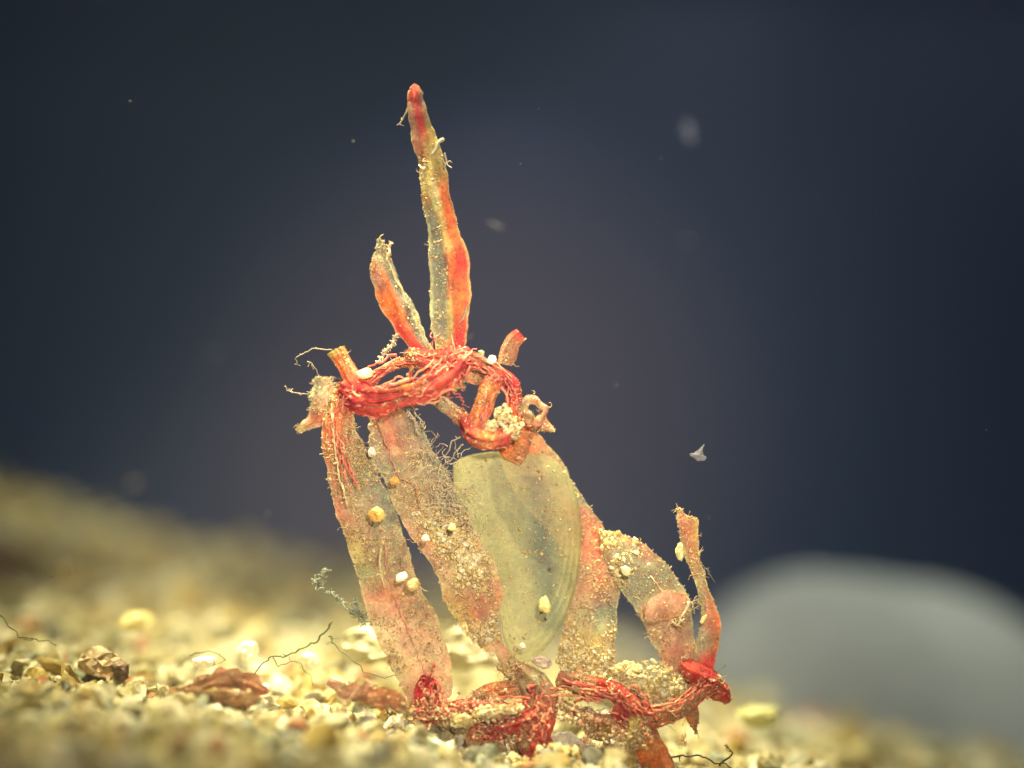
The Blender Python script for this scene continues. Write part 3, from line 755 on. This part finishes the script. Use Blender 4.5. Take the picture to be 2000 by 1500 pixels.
# pinkish lobe on it
rows = [
 ((1268, 1170), (1262, 1205), -.22, c3((PNK, .7), (PNK, .6), (PNK, .7))),
 ((1285, 1158), (1276, 1212), (-.25, -.32, -.25), c3((PNK, .75), (PNK, .7), (PNK, .6))),
 ((1310, 1155), (1302, 1212), (-.25, -.35, -.25), c3((PNK, .6), (PNK, .7), (RBR, .65))),
 ((1335, 1162), (1325, 1205), (-.2, -.32, -.2), c3((RBR, .65), (PNK, .65), (PNK, .6))),
 ((1348, 1172), (1342, 1192), -.2, c3((PNK, .6), (PNK, .6), (PNK, .6))),
]
b = Patch(rows, thick=0.08, edge=0.12, crinkle=0.09, seed=105, step=0.04)
lb = b.build('lobe', M_clean, weed); crumbs(lb, b, 50, .012, .04, 106, curls=20)
# ragged silt edging beside it
filament([(1345, 1175, -.3), (1338, 1195, -.32), (1328, 1210, -.32), (1322, 1222, -.3), (1312, 1215, -.3)], 0.035, rb, 'filament', M_silt, branch=16, seed=107)
filament([(1345, 1180, -.1), (1360, 1172, -.05), (1372, 1165, 0)], 0.022, rb, 'filament', M_thread, branch=14, seed=108)
filament([(1346, 1192, -.1), (1358, 1188, -.05), (1370, 1180, 0)], 0.018, rb, 'filament', M_thread, branch=12, seed=109)

# --- thin blade on the far right
rows = [
 ((1322, 989), (1330, 992), 0, c3((PNK, .9), (PNK, .9), (PNK, .9))),
 ((1322, 1012), (1345, 1008), (0, -.08, 0), c3((PNK, .85), (RBR, .9), (RBR, .9))),
 ((1324, 1035), (1360, 1018), (0, -.1, 0), c3((RBR, .85), (RBR, .9), (OCH, .9))),
 ((1330, 1060), (1363, 1055), (0, -.1, 0), c3((BRN, .8), (RBR, .85), (OCH, .9))),
 ((1340, 1090), (1364, 1088), (0, -.08, 0), c3((BRN, .85), (RBR, .85), (OCH, .9))),
 ((1352, 1120), (1374, 1118), (0, -.06, 0), c3((BRN, .85), (BRN, .9), (BRN, .9))),
 ((1364, 1155), (1384, 1150), (0, -.05, 0), c3((GRY, .85), (BRN, .9), (RBR, .9))),
 ((1371, 1190), (1398, 1185), (0, -.08, 0), c3((GRY, .7), (RBR, .85), (ORG, .9))),
 ((1366, 1225), (1406, 1220), (0, -.12, 0), c3((GRY, .6), (RBR, .8), (ORG, .9))),
 ((1360, 1260), (1404, 1258), (0, -.12, 0), c3((GRY, .6), (BRN, .8), (ORG, .9))),
 ((1356, 1290), (1398, 1290), (0, -.12, 0), c3((BRN, .8), (RED, .9), (RED, .95))),
 ((1356, 1325), (1390, 1325), 0, c3((RED, .95), (RED, .95), (RED, .95))),
]
b = Patch(rows, thick=0.06, edge=0.04, crinkle=0.05, seed=110, step=0.04)
tb = b.build('blade', M_clean, weed); tb['label'] = 'slender brown blade with a pointed tip, farthest right'
crumbs(tb, b, 360, .012, .045, 111, curls=110, dens=lambda u, v: 1 if v < .55 or u < .4 else .4); fuzz_edges(b, tb, 110, 112, .07)

# --- right knot, leaves and the runners along the sand
strap([(1340, 1300, -.1, 34, RED), (1358, 1315, -.25, 46, RED), (1382, 1325, -.25, 44, CRI), (1400, 1330, -.2, 30, RED)], seed=120, thick=.3, label='red knot on the right where three blades meet')
strap([(1375, 1322, -.25, 22, RED), (1392, 1338, -.25, 34, ORG), (1410, 1352, -.2, 36, RED), (1424, 1366, -.15, 16, RED)], name='leaflet', seed=121, thick=.12, wr=.1, roll=.05, label='pointed red leaflet at the far right end')
strap([(1345, 1360, -.1, 14, RBR), (1350, 1385, -.1, 32, RBR), (1354, 1405, -.05, 26, ORG), (1358, 1427, 0, 4, RBR)], name='leaflet', seed=122, thick=.10, op=.85, label='small brown leaflet hanging down on the right')
strap([(1385, 1340, -.2, 26, RED), (1350, 1368, -.2, 34, RBR), (1315, 1388, -.25, 40, RBR), (1275, 1400, -.3, 44, ORG), (1235, 1398, -.3, 50, RED), (1200, 1380, -.3, 54, RED)], name='runner', seed=123, thick=.25, op=.92, label='reddish brown runner lying on the sand at right')
strap([(1235, 1395, -.3, 66, RED), (1250, 1425, -.35, 66, RBR), (1268, 1460, -.4, 60, ORG), (1290, 1505, -.4, 60, ORG), (1300, 1540, -.4, 50, ORG)], name='runner', seed=124, thick=.2, op=.85, label='orange brown runner dipping out of the frame')
strap([(1090, 1325, -.1, 30, RBR), (1130, 1335, -.2, 44, RBR), (1165, 1345, -.3, 46, RED), (1200, 1352, -.35, 40, CRI), (1235, 1385, -.3, 50, RED)], name='runner', seed=125, thick=.26, wr=.18)
strap([(1095, 1372, -.3, 16, RBR), (1130, 1392, -.35, 22, RBR), (1165, 1405, -.35, 22, RBR), (1200, 1408, -.35, 24, RED)], name='runner', seed=126, thick=.14)
strap([(1010, 1300, -.1, 20, RBR), (1040, 1335, -.2, 60, BRN), (1055, 1370, -.3, 70, RBR), (1052, 1410, -.35, 64, RED), (1040, 1440, -.4, 70, RED), (1055, 1475, -.4, 64, RED), (1065, 1530, -.4, 60, RED)], name='runner', seed=127, thick=.3, wr=.16, label='thick red runner in the middle going into the sand')
strap([(1050, 1395, -.4, 50, RED), (1010, 1410, -.45, 44, RED), (970, 1425, -.45, 42, CRI), (930, 1440, -.4, 44, RED), (915, 1450, -.4, 20, RED)], name='runner', seed=128, thick=.24, wr=.16)
strap([(1060, 1330, -.1, 26, RBR), (1010, 1340, -.1, 34, RBR), (965, 1348, -.1, 34, ORG), (925, 1362, -.1, 22, RBR), (905, 1372, -.1, 8, RBR)], name='runner', seed=129, thick=.16, op=.88)
strap([(1010, 1385, -.3, 20, RED), (975, 1388, -.3, 36, CRI), (930, 1382, -.3, 34, RED), (895, 1382, -.3, 26, CRI), (850, 1395, -.3, 34, RED), (805, 1392, -.3, 30, RED)], name='runner', seed=130, thick=.22, wr=.2, label='crimson runner spreading left over the sand')
strap([(838, 1325, -.2, 34, CRI), (830, 1350, -.3, 44, CRI), (836, 1378, -.3, 50, RED), (860, 1398, -.35, 40, RED), (870, 1412, -.35, 20, RED)], name='runner', seed=131, thick=.26, wr=.2)
strap([(800, 1385, -.3, 24, PNK), (812, 1405, -.3, 36, RED), (840, 1418, -.3, 30, RED)], name='runner', seed=132, thick=.2, wr=.2)
strap([(975, 1300, 0, 12, RBR), (995, 1318, -.1, 14, RED), (1015, 1335, -.1, 16, RBR)], name='runner', seed=133, thick=.1)
strap([(1000, 1400, -.3, 16, RBR), (1020, 1430, -.4, 20, RED), (1028, 1460, -.45, 18, OCH)], name='runner', seed=134, thick=.1)
b, ro = strap([(1240, 1400, -.45, 26, OCH), (1236, 1430, -.5, 26, OCH), (1230, 1460, -.5, 22, OCH), (1225, 1500, -.5, 20, OCH)], name='root_tuft', mat=M_blade, seed=135, thick=.12, cr=300, curls=120)

# --- hair-like filaments on the weed
FIL = [
 [(648, 683, -.1), (620, 682, -.1), (595, 688, -.1), (578, 700, -.1), (579, 712, -.1), (588, 715, -.1)],
 [(600, 706, -.1), (612, 715, -.1), (622, 730, -.1), (625, 742, 0)],
 [(556, 754, 0), (566, 764, 0), (585, 768, 0), (606, 767, 0)],
 [(776, 652, 0), (765, 672, 0), (752, 690, 0), (740, 708, -.1)],
 [(925, 852, -.2), (900, 855, -.2), (882, 865, -.2), (874, 885, -.2), (862, 900, -.2)],
 [(905, 868, -.2), (893, 880, -.25), (885, 892, -.25), (872, 905, -.25)],
 [(945, 865, -.2), (920, 872, -.25), (905, 882, -.25), (890, 890, -.25)],
 [(966, 862, -.3), (966, 872, -.3), (964, 880, -.3)],
 [(803, 790, -.1), (812, 808, -.1), (822, 822, -.1), (830, 838, -.1)],
 [(795, 800, -.1), (808, 820, -.1), (815, 845, -.1)],
 [(735, 1095, 0), (800, 1120, -.1), (828, 1095, -.1), (838, 1085, -.1), (860, 1080, -.1)],
 [(1395, 1325, 0), (1405, 1310, 0), (1418, 1300, 0)],
 [(1375, 1110, 0), (1385, 1120, 0), (1396, 1138, 0)],
]
RADS = [.012, .012, .016, .035, .02, .018, .014, .012, .02, .02, .014, .008, .006]
for k, f in enumerate(FIL):
    if k == 10: continue
    filament(f, RADS[k], weed, 'filament', M_thread, branch=[4, 3, 6, 40, 3, 3, 3, 2, 14, 12, 4, 3, 2][k], seed=200 + k, wob=0.05, blen=0.10)
M_blu = plain('grey_green_thread', (0.30, 0.32, 0.22), trans=0.4, noise_amt=.3)
filament([(628, 1128, .2), (618, 1138, .2), (640, 1155, .1), (665, 1175, .1), (692, 1192, .05), (722, 1205, 0)], 0.03, weed, 'filament', M_blu, branch=46, seed=230, wob=0.09, blen=.14)
filament([(632, 1112, .2), (630, 1125, .2), (622, 1140, .2), (614, 1132, .2)], 0.028, weed, 'filament', M_blu, branch=16, seed=231, wob=0.06)
filament([(690, 1170, .1), (698, 1185, .05), (688, 1200, .1), (706, 1205, .05), (716, 1215, 0)], 0.024, weed, 'filament', M_blu, branch=40, seed=232, wob=0.1, blen=.14)
# tangled threads between the middle blade and the shell
rgx = np.random.default_rng(5); arrs = []
for _ in range(170):
    c = np.array([rgx.normal(868, 26), rgx.normal(960, 52)]); d = rgx.uniform(-.35, -.1)
    c[0] += (c[1] - 960) * .35
    pts = [W(c[0], c[1], d)]; dr = rgx.normal(size=3)
    for _k in range(5):
        dr = dr / np.linalg.norm(dr) + rgx.normal(size=3) * .5; dr[1] *= .4; dr /= np.linalg.norm(dr)
        pts.append(pts[-1] + dr * rgx.uniform(.04, .10))
    arrs.append(tube_arrays(pts, rgx.uniform(.005, .013), .004, 4, n=10))
V, F = join(arrs); tw = make_mesh('thread_tangle', V, F, M_thread, weed, smooth=False); tw['kind'] = 'stuff'

# ================================================================ OLIVE SHELL
def shell():
    out = [(885, 905), (905, 893), (940, 885), (985, 881), (1035, 884), (1078, 893), (1102, 918), (1120, 950), (1132, 990), (1137, 1030), (1136, 1075),
           (1130, 1120), (1120, 1165), (1103, 1208), (1080, 1248), (1052, 1280), (1022, 1296), (1000, 1288), (985, 1250), (975, 1200), (958, 1140), (930, 1080), (905, 1020), (888, 960)]
    n = 96
    O = catmull(np.array(out + [out[0]], float), n + 1)[:n]
    c = np.array([1030.0, 1075.0])
    rings = 60; V = []; C = []
    for k in range(rings + 1):
        t = k / rings
        for j in range(n):
            p = c + (O[j] - c) * t * (1 + .008 * t * mn.noise((j * .5, 3.3, 0)) + .004 * t * mn.noise((j * 1.7, 9.3, 0)))
            depth = 0.25 - 0.26 * math.sqrt(max(0, 1 - t * t)) - 0.004 * math.cos(t * 60) * sm((t - .6) / .3) * max(0, math.cos(math.atan2(O[j][1] - c[1], O[j][0] - c[0]) - .75))
            depth += 0.02 * fbm((p[0] * .01, p[1] * .01, 2.0), 3)
            V.append(W(p[0], p[1], depth))
            ang = math.atan2(p[1] - c[1], p[0] - c[0])
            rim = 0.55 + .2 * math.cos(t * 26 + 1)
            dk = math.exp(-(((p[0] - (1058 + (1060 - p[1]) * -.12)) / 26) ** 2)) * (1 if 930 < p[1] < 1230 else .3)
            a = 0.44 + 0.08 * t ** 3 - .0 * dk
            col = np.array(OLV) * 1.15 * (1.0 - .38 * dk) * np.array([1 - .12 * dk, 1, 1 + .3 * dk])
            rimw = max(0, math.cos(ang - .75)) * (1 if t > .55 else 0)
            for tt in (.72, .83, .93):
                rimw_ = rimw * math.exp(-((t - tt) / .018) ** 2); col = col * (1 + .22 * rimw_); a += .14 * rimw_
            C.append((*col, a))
    a = np.arange((rings + 1) * n).reshape(rings + 1, n); b = np.roll(a, -1, axis=1)
    F = np.stack([a[:-1], b[:-1], b[1:], a[1:]], -1).reshape(-1, 4)
    V = np.array(V); V2 = V + np.array([0, .035, 0]); m = len(V)
    rimq = np.stack([a[-1], b[-1], b[-1] + m, a[-1] + m], -1)
    F = np.concatenate([F, F[:, ::-1] + m, rimq]); VA = np.concatenate([V, V2])
    ms = tissue('olive_shell', sediment=0.12, trans=0.5, scale=.8, rough=.6, bump=.03, mott=.45, hue=.1)
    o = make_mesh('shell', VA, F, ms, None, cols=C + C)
    return o, V.reshape(rings + 1, n, 3)[::2]
sh, SG = shell()
tag(sh, 'smooth translucent olive green oval shell held between the seaweed blades', 'shell')
rgs = np.random.default_rng(77); P = []; 
while len(P) < 300:
    k = rgs.integers(1, 29); j = rgs.integers(0, 96); p = SG[k, j]
    x = p[0] * 100 + 1000; z = 750 - p[2] * 100
    wgt = .25 + .9 * math.exp(-(((x - 1062) / 28) ** 2) - (((z - 1040) / 110) ** 2))
    if rgs.random() < wgt * k / 29: P.append(p + rgs.normal(size=3) * .05 * np.array([1, 0, 1]) + np.array([0, -.012, 0]))
V, F = scatter(np.array(P), 0.012 * (4.0 ** (rgs.random(len(P)) ** 2.6)), T1, ICO1[1], rgs)
d = make_mesh('speckle', V, F, M_silt, sh, smooth=False); d['kind'] = 'stuff'
recentre_c = None

# ================================================================ LARGER GRAINS THAT CAN BE TOLD APART
def pebble(px, py, y, rx, rz, label, col, name='sand_grain', cat='sand grain', seed=0, group=None, trans=.3, rough=.25, alpha=1.0, temps=T3, tf=None, rot=0, na=.2):
    rg = np.random.default_rng(seed + 4000)
    T = temps[rg.integers(len(temps))]
    V = T * np.array([rx, (rx + rz) / 2.2, rz]) / 100
    c, s_ = math.cos(rot), math.sin(rot)
    V = V @ np.array([[c, 0, s_], [0, 1, 0], [-s_, 0, c]])
    V = V * (D + y) / D + W(px, py, y)
    m = plain(name + '_stone', col, rough=rough, trans=trans, noise_amt=na, scale=9, alpha=alpha)
    o = make_mesh(name, V, tf if tf is not None else ICO3[1], m, None, smooth=False)
    recentre(o)
    return tag(o, label, cat, group)
YW = (0.85, 0.78, 0.45); WH = (0.9, 0.86, 0.72); AM = (0.75, 0.50, 0.12)
pebble(962, 701, -.5, 11, 11, 'bright cream grain lodged on the crown beside the upper right stub', WH, seed=1)
pebble(940, 690, -.3, 9, 7, 'small pale green grain just left of the bright cream grain', (.5, .5, .3), seed=2)
pebble(712, 730, -.3, 16, 12, 'yellow grain wedged at the base of the left stub', YW, seed=3)
pebble(735, 1004, -.55, 22, 18, 'rounded amber grain stuck high on the left blade', AM, seed=4)
pebble(785, 1125, -.55, 15, 10, 'bright white grain in the lower half of the left blade', WH, seed=5, rot=.4)
pebble(806, 1142, -.5, 13, 14, 'dull yellow grain right beside the white one on the left blade', (.6, .45, .18), seed=6)
pebble(1064, 1182, -.45, 17, 21, 'yellow crumbly grain resting low on the green shell', (.72, .66, .25), seed=7, rot=.5)
pebble(1328, 1078, -.1, 10, 20, 'yellow grain hanging on the edge of the slender right blade', (.75, .68, .32), seed=8)
pebble(1374, 1208, -.3, 6, 12, 'thin yellow grain low on the slender right blade', (.85, .65, .3), seed=9, rot=-.6)
pebble(728, 884, -.35, 9, 12, 'cream grain at the gap between left and middle blade tops', WH, seed=10)
pebble(773, 940, -.3, 10, 11, 'orange grain near the top of the middle blade', (.85, .5, .12), seed=11)
pebble(884, 1028, -.6, 9, 9, 'angular yellow grain above the clump on the middle blade', (.9, .8, .35), seed=12)
pebble(833, 1052, -.5, 9, 9, 'small white grain at the left edge of the middle blade clump', WH, seed=13)
pebble(1222, 1115, -.4, 14, 11, 'yellow white grain where the arching branch starts', YW, seed=14)
pebble(1022, 1262, -.3, 7, 8, 'little white grain at the foot of the green shell', WH, seed=15)
pebble(1058, 1293, -.2, 24, 13, 'flat pale grain lying under the green shell', (.6, .48, .36), seed=16, rot=-.3)

# knobbly yellow grain masses
def clump(parts, label, seed, n, smin, smax, stretch=(.6, 1.5)):
    rg = np.random.default_rng(seed); P = []
    for (cx, cy, rx, ry, y) in parts:
        for _ in range(n):
            a = rg.uniform(0, 2 * math.pi); r = math.sqrt(rg.random())
            P.append(W(cx + rx * r * math.cos(a), cy + ry * r * math.sin(a), y - .25 * math.sqrt(1 - r * r) * min(rx, ry) / 30))
    V, F = scatter(np.array(P), smin * (smax / smin) ** (rg.random(len(P)) ** 2), T2, ICO2[1], rg, stretch)
    o = make_mesh('grain_clump', V, F, M_bright, None, smooth=False); recentre(o)
    return tag(o, label, 'sand clump')
clump([(982, 812, 18, 22, -.45), (1000, 835, 22, 24, -.45), (960, 832, 12, 10, -.5)], 'lumpy yellow clump of grains caught in the right of the crown', 300, 120, .018, .06)
clump([(1225, 1312, 32, 18, -.1), (1270, 1325, 50, 36, -.1), (1310, 1345, 34, 30, -.1), (1255, 1360, 40, 20, -.1)], 'crumbly golden clump of grains between the right blade and the right knot', 301, 420, .015, .06)
clump([(950, 1392, 30, 14, -.6), (995, 1385, 30, 10, -.6), (900, 1405, 20, 12, -.6)], 'yellow clump lying over the crimson runner', 302, 110, .02, .07)
clump([(1085, 1480, 44, 30, -.8), (1000, 1495, 40, 20, -.8)], 'cream grain clump beside the middle runner at the bottom edge', 303, 180, .02, .10)

# sand fragments lying about, in focus
def frag(px, py, y, rx, rz, label, col, seed, rot=0, **k):
    return pebble(px, py, y, rx, rz, label, col, seed=seed, rot=rot, **k)
frag(195, 1295, .3, 42, 30, 'brown orange stone on the sand at far left', (.60, .46, .26), 30, rot=.2, rough=.6, na=.5)
frag(235, 1310, .2, 26, 24, 'dark brown stone touching the brown orange stone', (.30, .20, .13), 31, rough=.6, na=.5)
frag(75, 1340, -.3, 34, 34, 'amber stone at the far left edge of the sand', (.55, .40, .12), 32, na=.4)
frag(400, 1294, .5, 34, 14, 'long white stone on the sand behind the red scrap', WH, 33, rot=.15)
frag(485, 1272, .8, 24, 22, 'very bright cream stone left of the seaweed', (.95, .92, .7), 34)
frag(330, 1150, 14, 34, 34, 'pale blurred stone standing up behind on the left', (.62, .62, .42), 35)
frag(102, 1105, 18, 24, 22, 'pale blurred stone farthest back on the left', (.65, .65, .5), 36)
frag(850, 1455, -1, 26, 14, 'white angular stone in front of the seaweed base', WH, 37, rot=-.2)
frag(1185, 1410, .4, 46, 36, 'lemon yellow translucent stone under the right runner', (.62, .56, .26), 38)
frag(1140, 1395, .2, 20, 16, 'grey green stone beside the lemon yellow stone', (.25, .28, .2), 39)
frag(740, 1265, 1.8, 70, 52, 'big pale translucent stone behind the foot of the left blade', (.50, .47, .28), 40)
frag(930, 1270, 2.6, 62, 58, 'large pale stone seen between left and middle blade feet', (.50, .46, .30), 41)
frag(600, 1290, .8, 30, 24, 'cream stone between the red scrap and left blade', (.8, .78, .55), 42)
frag(60, 1450, -4, 60, 30, 'olive blurred stone in the dim left foreground', (.30, .28, .12), 43)
frag(270, 1210, 3, 40, 22, 'yellow oblong stone behind the sand crest', (.72, .62, .28), 44)
frag(520, 1345, 0, 16, 12, 'small white stone beside the red scrap', WH, 45)
frag(690, 1430, -.8, 46, 16, 'slate grey sliver lying left of the seaweed base', (.16, .17, .13), 46, rot=-.35)
frag(1480, 1400, 3.0, 60, 24, 'yellow green stone on the sand right of the seaweed', (.60, .58, .25), 47, rot=.2)

# red seaweed scraps lying on the sand
def scrap(pts, label, seed, col, **k):
    root_pts = [(p[0], p[1] - 6, p[2] - 0.7, p[3], *(p[4:])) for p in pts]
    b, o = strap(root_pts, name='seaweed_scrap', seed=seed, col=col, mat=M_clean, parent=None, cr=360, crinkle=.13, edge=.16, roll=.03, op=.9, **k)
    o.parent = None; ch = list(o.children); recentre(o)
    for c_ in ch: c_.matrix_parent_inverse = o.matrix_basis.inverted()
    return tag(o, label, 'seaweed scrap')
scrap([(345, 1352, -.2, 8), (385, 1345, -.2, 26), (425, 1332, -.3, 40), (470, 1335, -.2, 34), (525, 1356, -.1, 6)], 'largest reddish brown scrap on the sand left of the seaweed', 140, RBR, thick=.08, wr=.16)
scrap([(370, 1358, -.5, 14), (420, 1362, -.5, 30), (470, 1372, -.5, 40), (505, 1392, -.5, 30)], 'orange brown scrap folded under the largest scrap', 141, lin(205,150,115), thick=.08, wr=.16)
scrap([(640, 1335, 0, 14), (680, 1350, 0, 46), (715, 1362, 0, 46), (740, 1350, 0, 16)], 'pale pink brown scrap just left of the seaweed foot', 142, PNK, thick=.07, wr=.1)
scrap([(700, 1378, -.2, 14), (745, 1372, -.2, 40), (785, 1385, -.2, 36), (800, 1400, -.2, 12)], 'orange pink scrap touching the left end of the crimson runner', 143, lin(205,130,90), thick=.08, wr=.1)
scrap([(660, 1398, -.3, 6), (680, 1375, -.3, 14), (700, 1345, -.3, 16), (712, 1335, -.3, 8)], 'thin pink sliver standing upright left of the seaweed foot', 144, PNK, thick=.1, wr=.05)

# loose threads on the sand
M_grn = plain('olive_thread', (0.14, 0.15, 0.05), trans=0.2, noise_amt=.3)
def thread(pts, label, seed, r=.022, mat=None, branch=2):
    o = filament(pts, r, None, 'thread', mat or M_grn, branch=branch, seed=seed, wob=.05); recentre(o)
    return tag(o, label, 'thread')
thread([(649, 1213, 0), (630, 1240, 0), (600, 1262, 0), (560, 1280, 0), (530, 1284, 0), (505, 1305, 0), (488, 1338, 0)], 'long olive thread rising from the sand toward the left blade', 400)
thread([(642, 1243, .2), (660, 1265, .1), (690, 1290, 0), (715, 1312, 0), (745, 1322, 0), (775, 1320, 0)], 'dark thread curving under the left blade', 401, r=.016)
thread([(535, 1282, 0), (545, 1300, -.1), (575, 1292, -.1), (600, 1312, -.1), (612, 1340, -.1)], 'thin olive thread forking down onto the sand', 402, r=.012)
thread([(-10, 1190, .3), (20, 1225, .2), (45, 1245, .1), (80, 1250, .1), (110, 1260, 0)], 'olive thread at the far left edge of the sand', 403, r=.018)
thread([(1295, 1490, -.2), (1320, 1478, -.2), (1360, 1476, -.2), (1395, 1488, -.2), (1425, 1498, -.2), (1440, 1515, -.2)], 'dark curled thread on the sand right of the dipping runner', 404, r=.024)
thread([(1405, 1495, 0), (1425, 1478, 0), (1430, 1465, 0), (1415, 1455, 0)], 'short hooked thread at the right end of the sand', 405, r=.022)
thread([(370, 1280, .3), (400, 1272, .3), (430, 1280, .3), (440, 1290, .2), (415, 1300, .1)], 'fine dark thread looped over the long white stone', 406, r=.012)

# ================================================================ BLURRED DOME STONE
V = ICO3[0].copy()
import bmesh
bm = bmesh.new(); bmesh.ops.create_icosphere(bm, subdivisions=5, radius=1.0)
yy = 19.0; s = (D + yy) / D
c = W(1615, 1590, yy)
for v in bm.verts:
    n_ = v.co.copy(); k = 1 + 0.05 * mn.noise((n_.x * 1.6, n_.y * 1.6, n_.z * 1.6)) + .012 * mn.noise((n_.x * 6, n_.y * 6, n_.z * 6))
    sx = 6.0 if n_.x > 0 else 4.2
    v.co = Vector((n_.x * sx * s * k, n_.y * 4.5 * k, n_.z * 4.72 * s * k))
V = np.array([v.co[:] for v in bm.verts]) + c; F = np.array([[v.index for v in f.verts] for f in bm.faces]); bm.free()
M_dome = plain('pale_dome', (0.29, 0.30, 0.28), rough=.85, trans=.5, noise_amt=.28, scale=.22)
dm = make_mesh('domed_stone', V, F, M_dome); recentre(dm)
tag(dm, 'large smooth grey domed stone far behind at right', 'stone')

# ================================================================ DRIFTING FLECKS
def fleck(pts, y, label, col, alpha=1, thick=.03, trans=.3, name='drifting_fleck'):
    P = [W(px, py, y) for px, py in pts]; n = len(P)
    V = [p + np.array([0, -thick, 0]) for p in P] + [p + np.array([0, thick, 0]) for p in P]
    cen = np.mean(P, axis=0); V += [cen + np.array([0, -thick * 2.2, 0]), cen + np.array([0, thick * 2.2, 0])]
    F = []
    for i in range(n):
        j = (i + 1) % n
        F += [(i, j, 2 * n), (n + j, n + i, 2 * n + 1), (i, n + i, n + j), (i, n + j, j)]
    m = plain('fleck_matter', col, trans=trans, alpha=alpha, noise_amt=.15, scale=8)
    o = make_mesh(name, np.array(V), np.array(F), m, None, smooth=False); recentre(o)
    return tag(o, label, 'fleck')
fleck([(1376, 867), (1372, 878), (1373, 888), (1380, 893), (1377, 899), (1370, 900), (1362, 900), (1356, 894), (1348, 891), (1347, 886), (1355, 885), (1364, 879)], .2, 'sharp pale triangular fleck drifting right of the crown', (.20, .20, .21))
fleck([(1336, 240), (1346, 236), (1356, 258), (1354, 276), (1346, 278), (1336, 262)], -5, 'blurred grey fleck drifting high on the right', (.10, .12, .18), alpha=.5)
fleck([(950, 430), (965, 436), (985, 446), (970, 444)], 3, 'faint slanting fleck right of the tall blade', (.15, .14, .15), alpha=.25)
fleck([(248, 942), (262, 936), (275, 944), (262, 955)], 8, 'faint fleck hanging above the sand at left', (.25, .22, .18), alpha=.5)

# fine pinkish and golden silt heaped over the foot of the seaweed
rgq = np.random.default_rng(31); P = []; Z = []
while len(P) < 8000:
    px = rgq.uniform(740, 1340); py = rgq.normal(1405 + (px - 1000) * .05, 34); y = rgq.uniform(-.75, .6)
    dn = mn.noise((px * .018, py * .022, 4.0))
    if dn < rgq.uniform(-.25, .35) or py < 1345 + (px < 820) * 20: continue
    p = W(px, py, y); gz = float(ground_h(p[0], p[1])) + bumpy(p[0], p[1])
    if p[2] > gz + 1.1 + .5 * dn: continue
    P.append(p); Z.append(.009 * 4.5 ** (rgq.random() ** 3.5))
V, F = scatter(np.array(P), np.array(Z), T1, ICO1[1], rgq)
M_foot = grain_mat('pink_silt', [(0.0, (0.84, 0.72, 0.44)), (0.3, (0.80, 0.42, 0.30)), (0.5, (0.85, 0.78, 0.55)), (0.66, (0.78, 0.26, 0.18)), (0.8, (0.75, 0.56, 0.28)), (0.93, (0.7, 0.42, 0.3))], trans=.4, rough=.4, scale=20)
q = make_mesh('silt', V, F, M_foot, smooth=False); tag(q, 'pinkish golden silt gathered round the foot of the seaweed', 'silt', kind='stuff')

# marine snow: faint specks drifting at every depth
rgm = np.random.default_rng(8); n = 420
y = rgm.uniform(-16, 40, n); x = rgm.uniform(-.27, .27, n) * (D + y); z = rgm.uniform(-.10, .2, n) * (D + y)
V, F = scatter(np.stack([x, y, z], -1), .007 * 4.0 ** (rgm.random(n) ** 2), T1, ICO1[1], rgm, (.4, 2.2))
M_snow = plain('snow_matter', (.25, .24, .22), trans=.4, alpha=.7)
q = make_mesh('drifting_specks', V, F, M_snow, smooth=False); tag(q, 'faint specks drifting in the dark water', 'specks', kind='stuff')

# ================================================================ THE WATER'S OWN HAZE
HZ = 0.0012
if HZ:
    V = np.array([(x, y, z) for x in (-110, 110) for y in (-44, 68) for z in (-40, 9.5)], float)
    F = [(0, 1, 3, 2), (4, 6, 7, 5), (0, 4, 5, 1), (2, 3, 7, 6), (0, 2, 6, 4), (1, 5, 7, 3)]
    m, nt, out = mat_new('haze_water')
    pv = N(nt, 'ShaderNodeVolumePrincipled', inp={'Color': (0.34, 0.50, 0.95, 1), 'Density': HZ, 'Anisotropy': 0.0})
    nt.links.new(pv.outputs[0], out.inputs['Volume'])
    hz = make_mesh('haze', V, F, m, smooth=False); tag(hz, kind='stuff', label='faint cloudiness of the water')
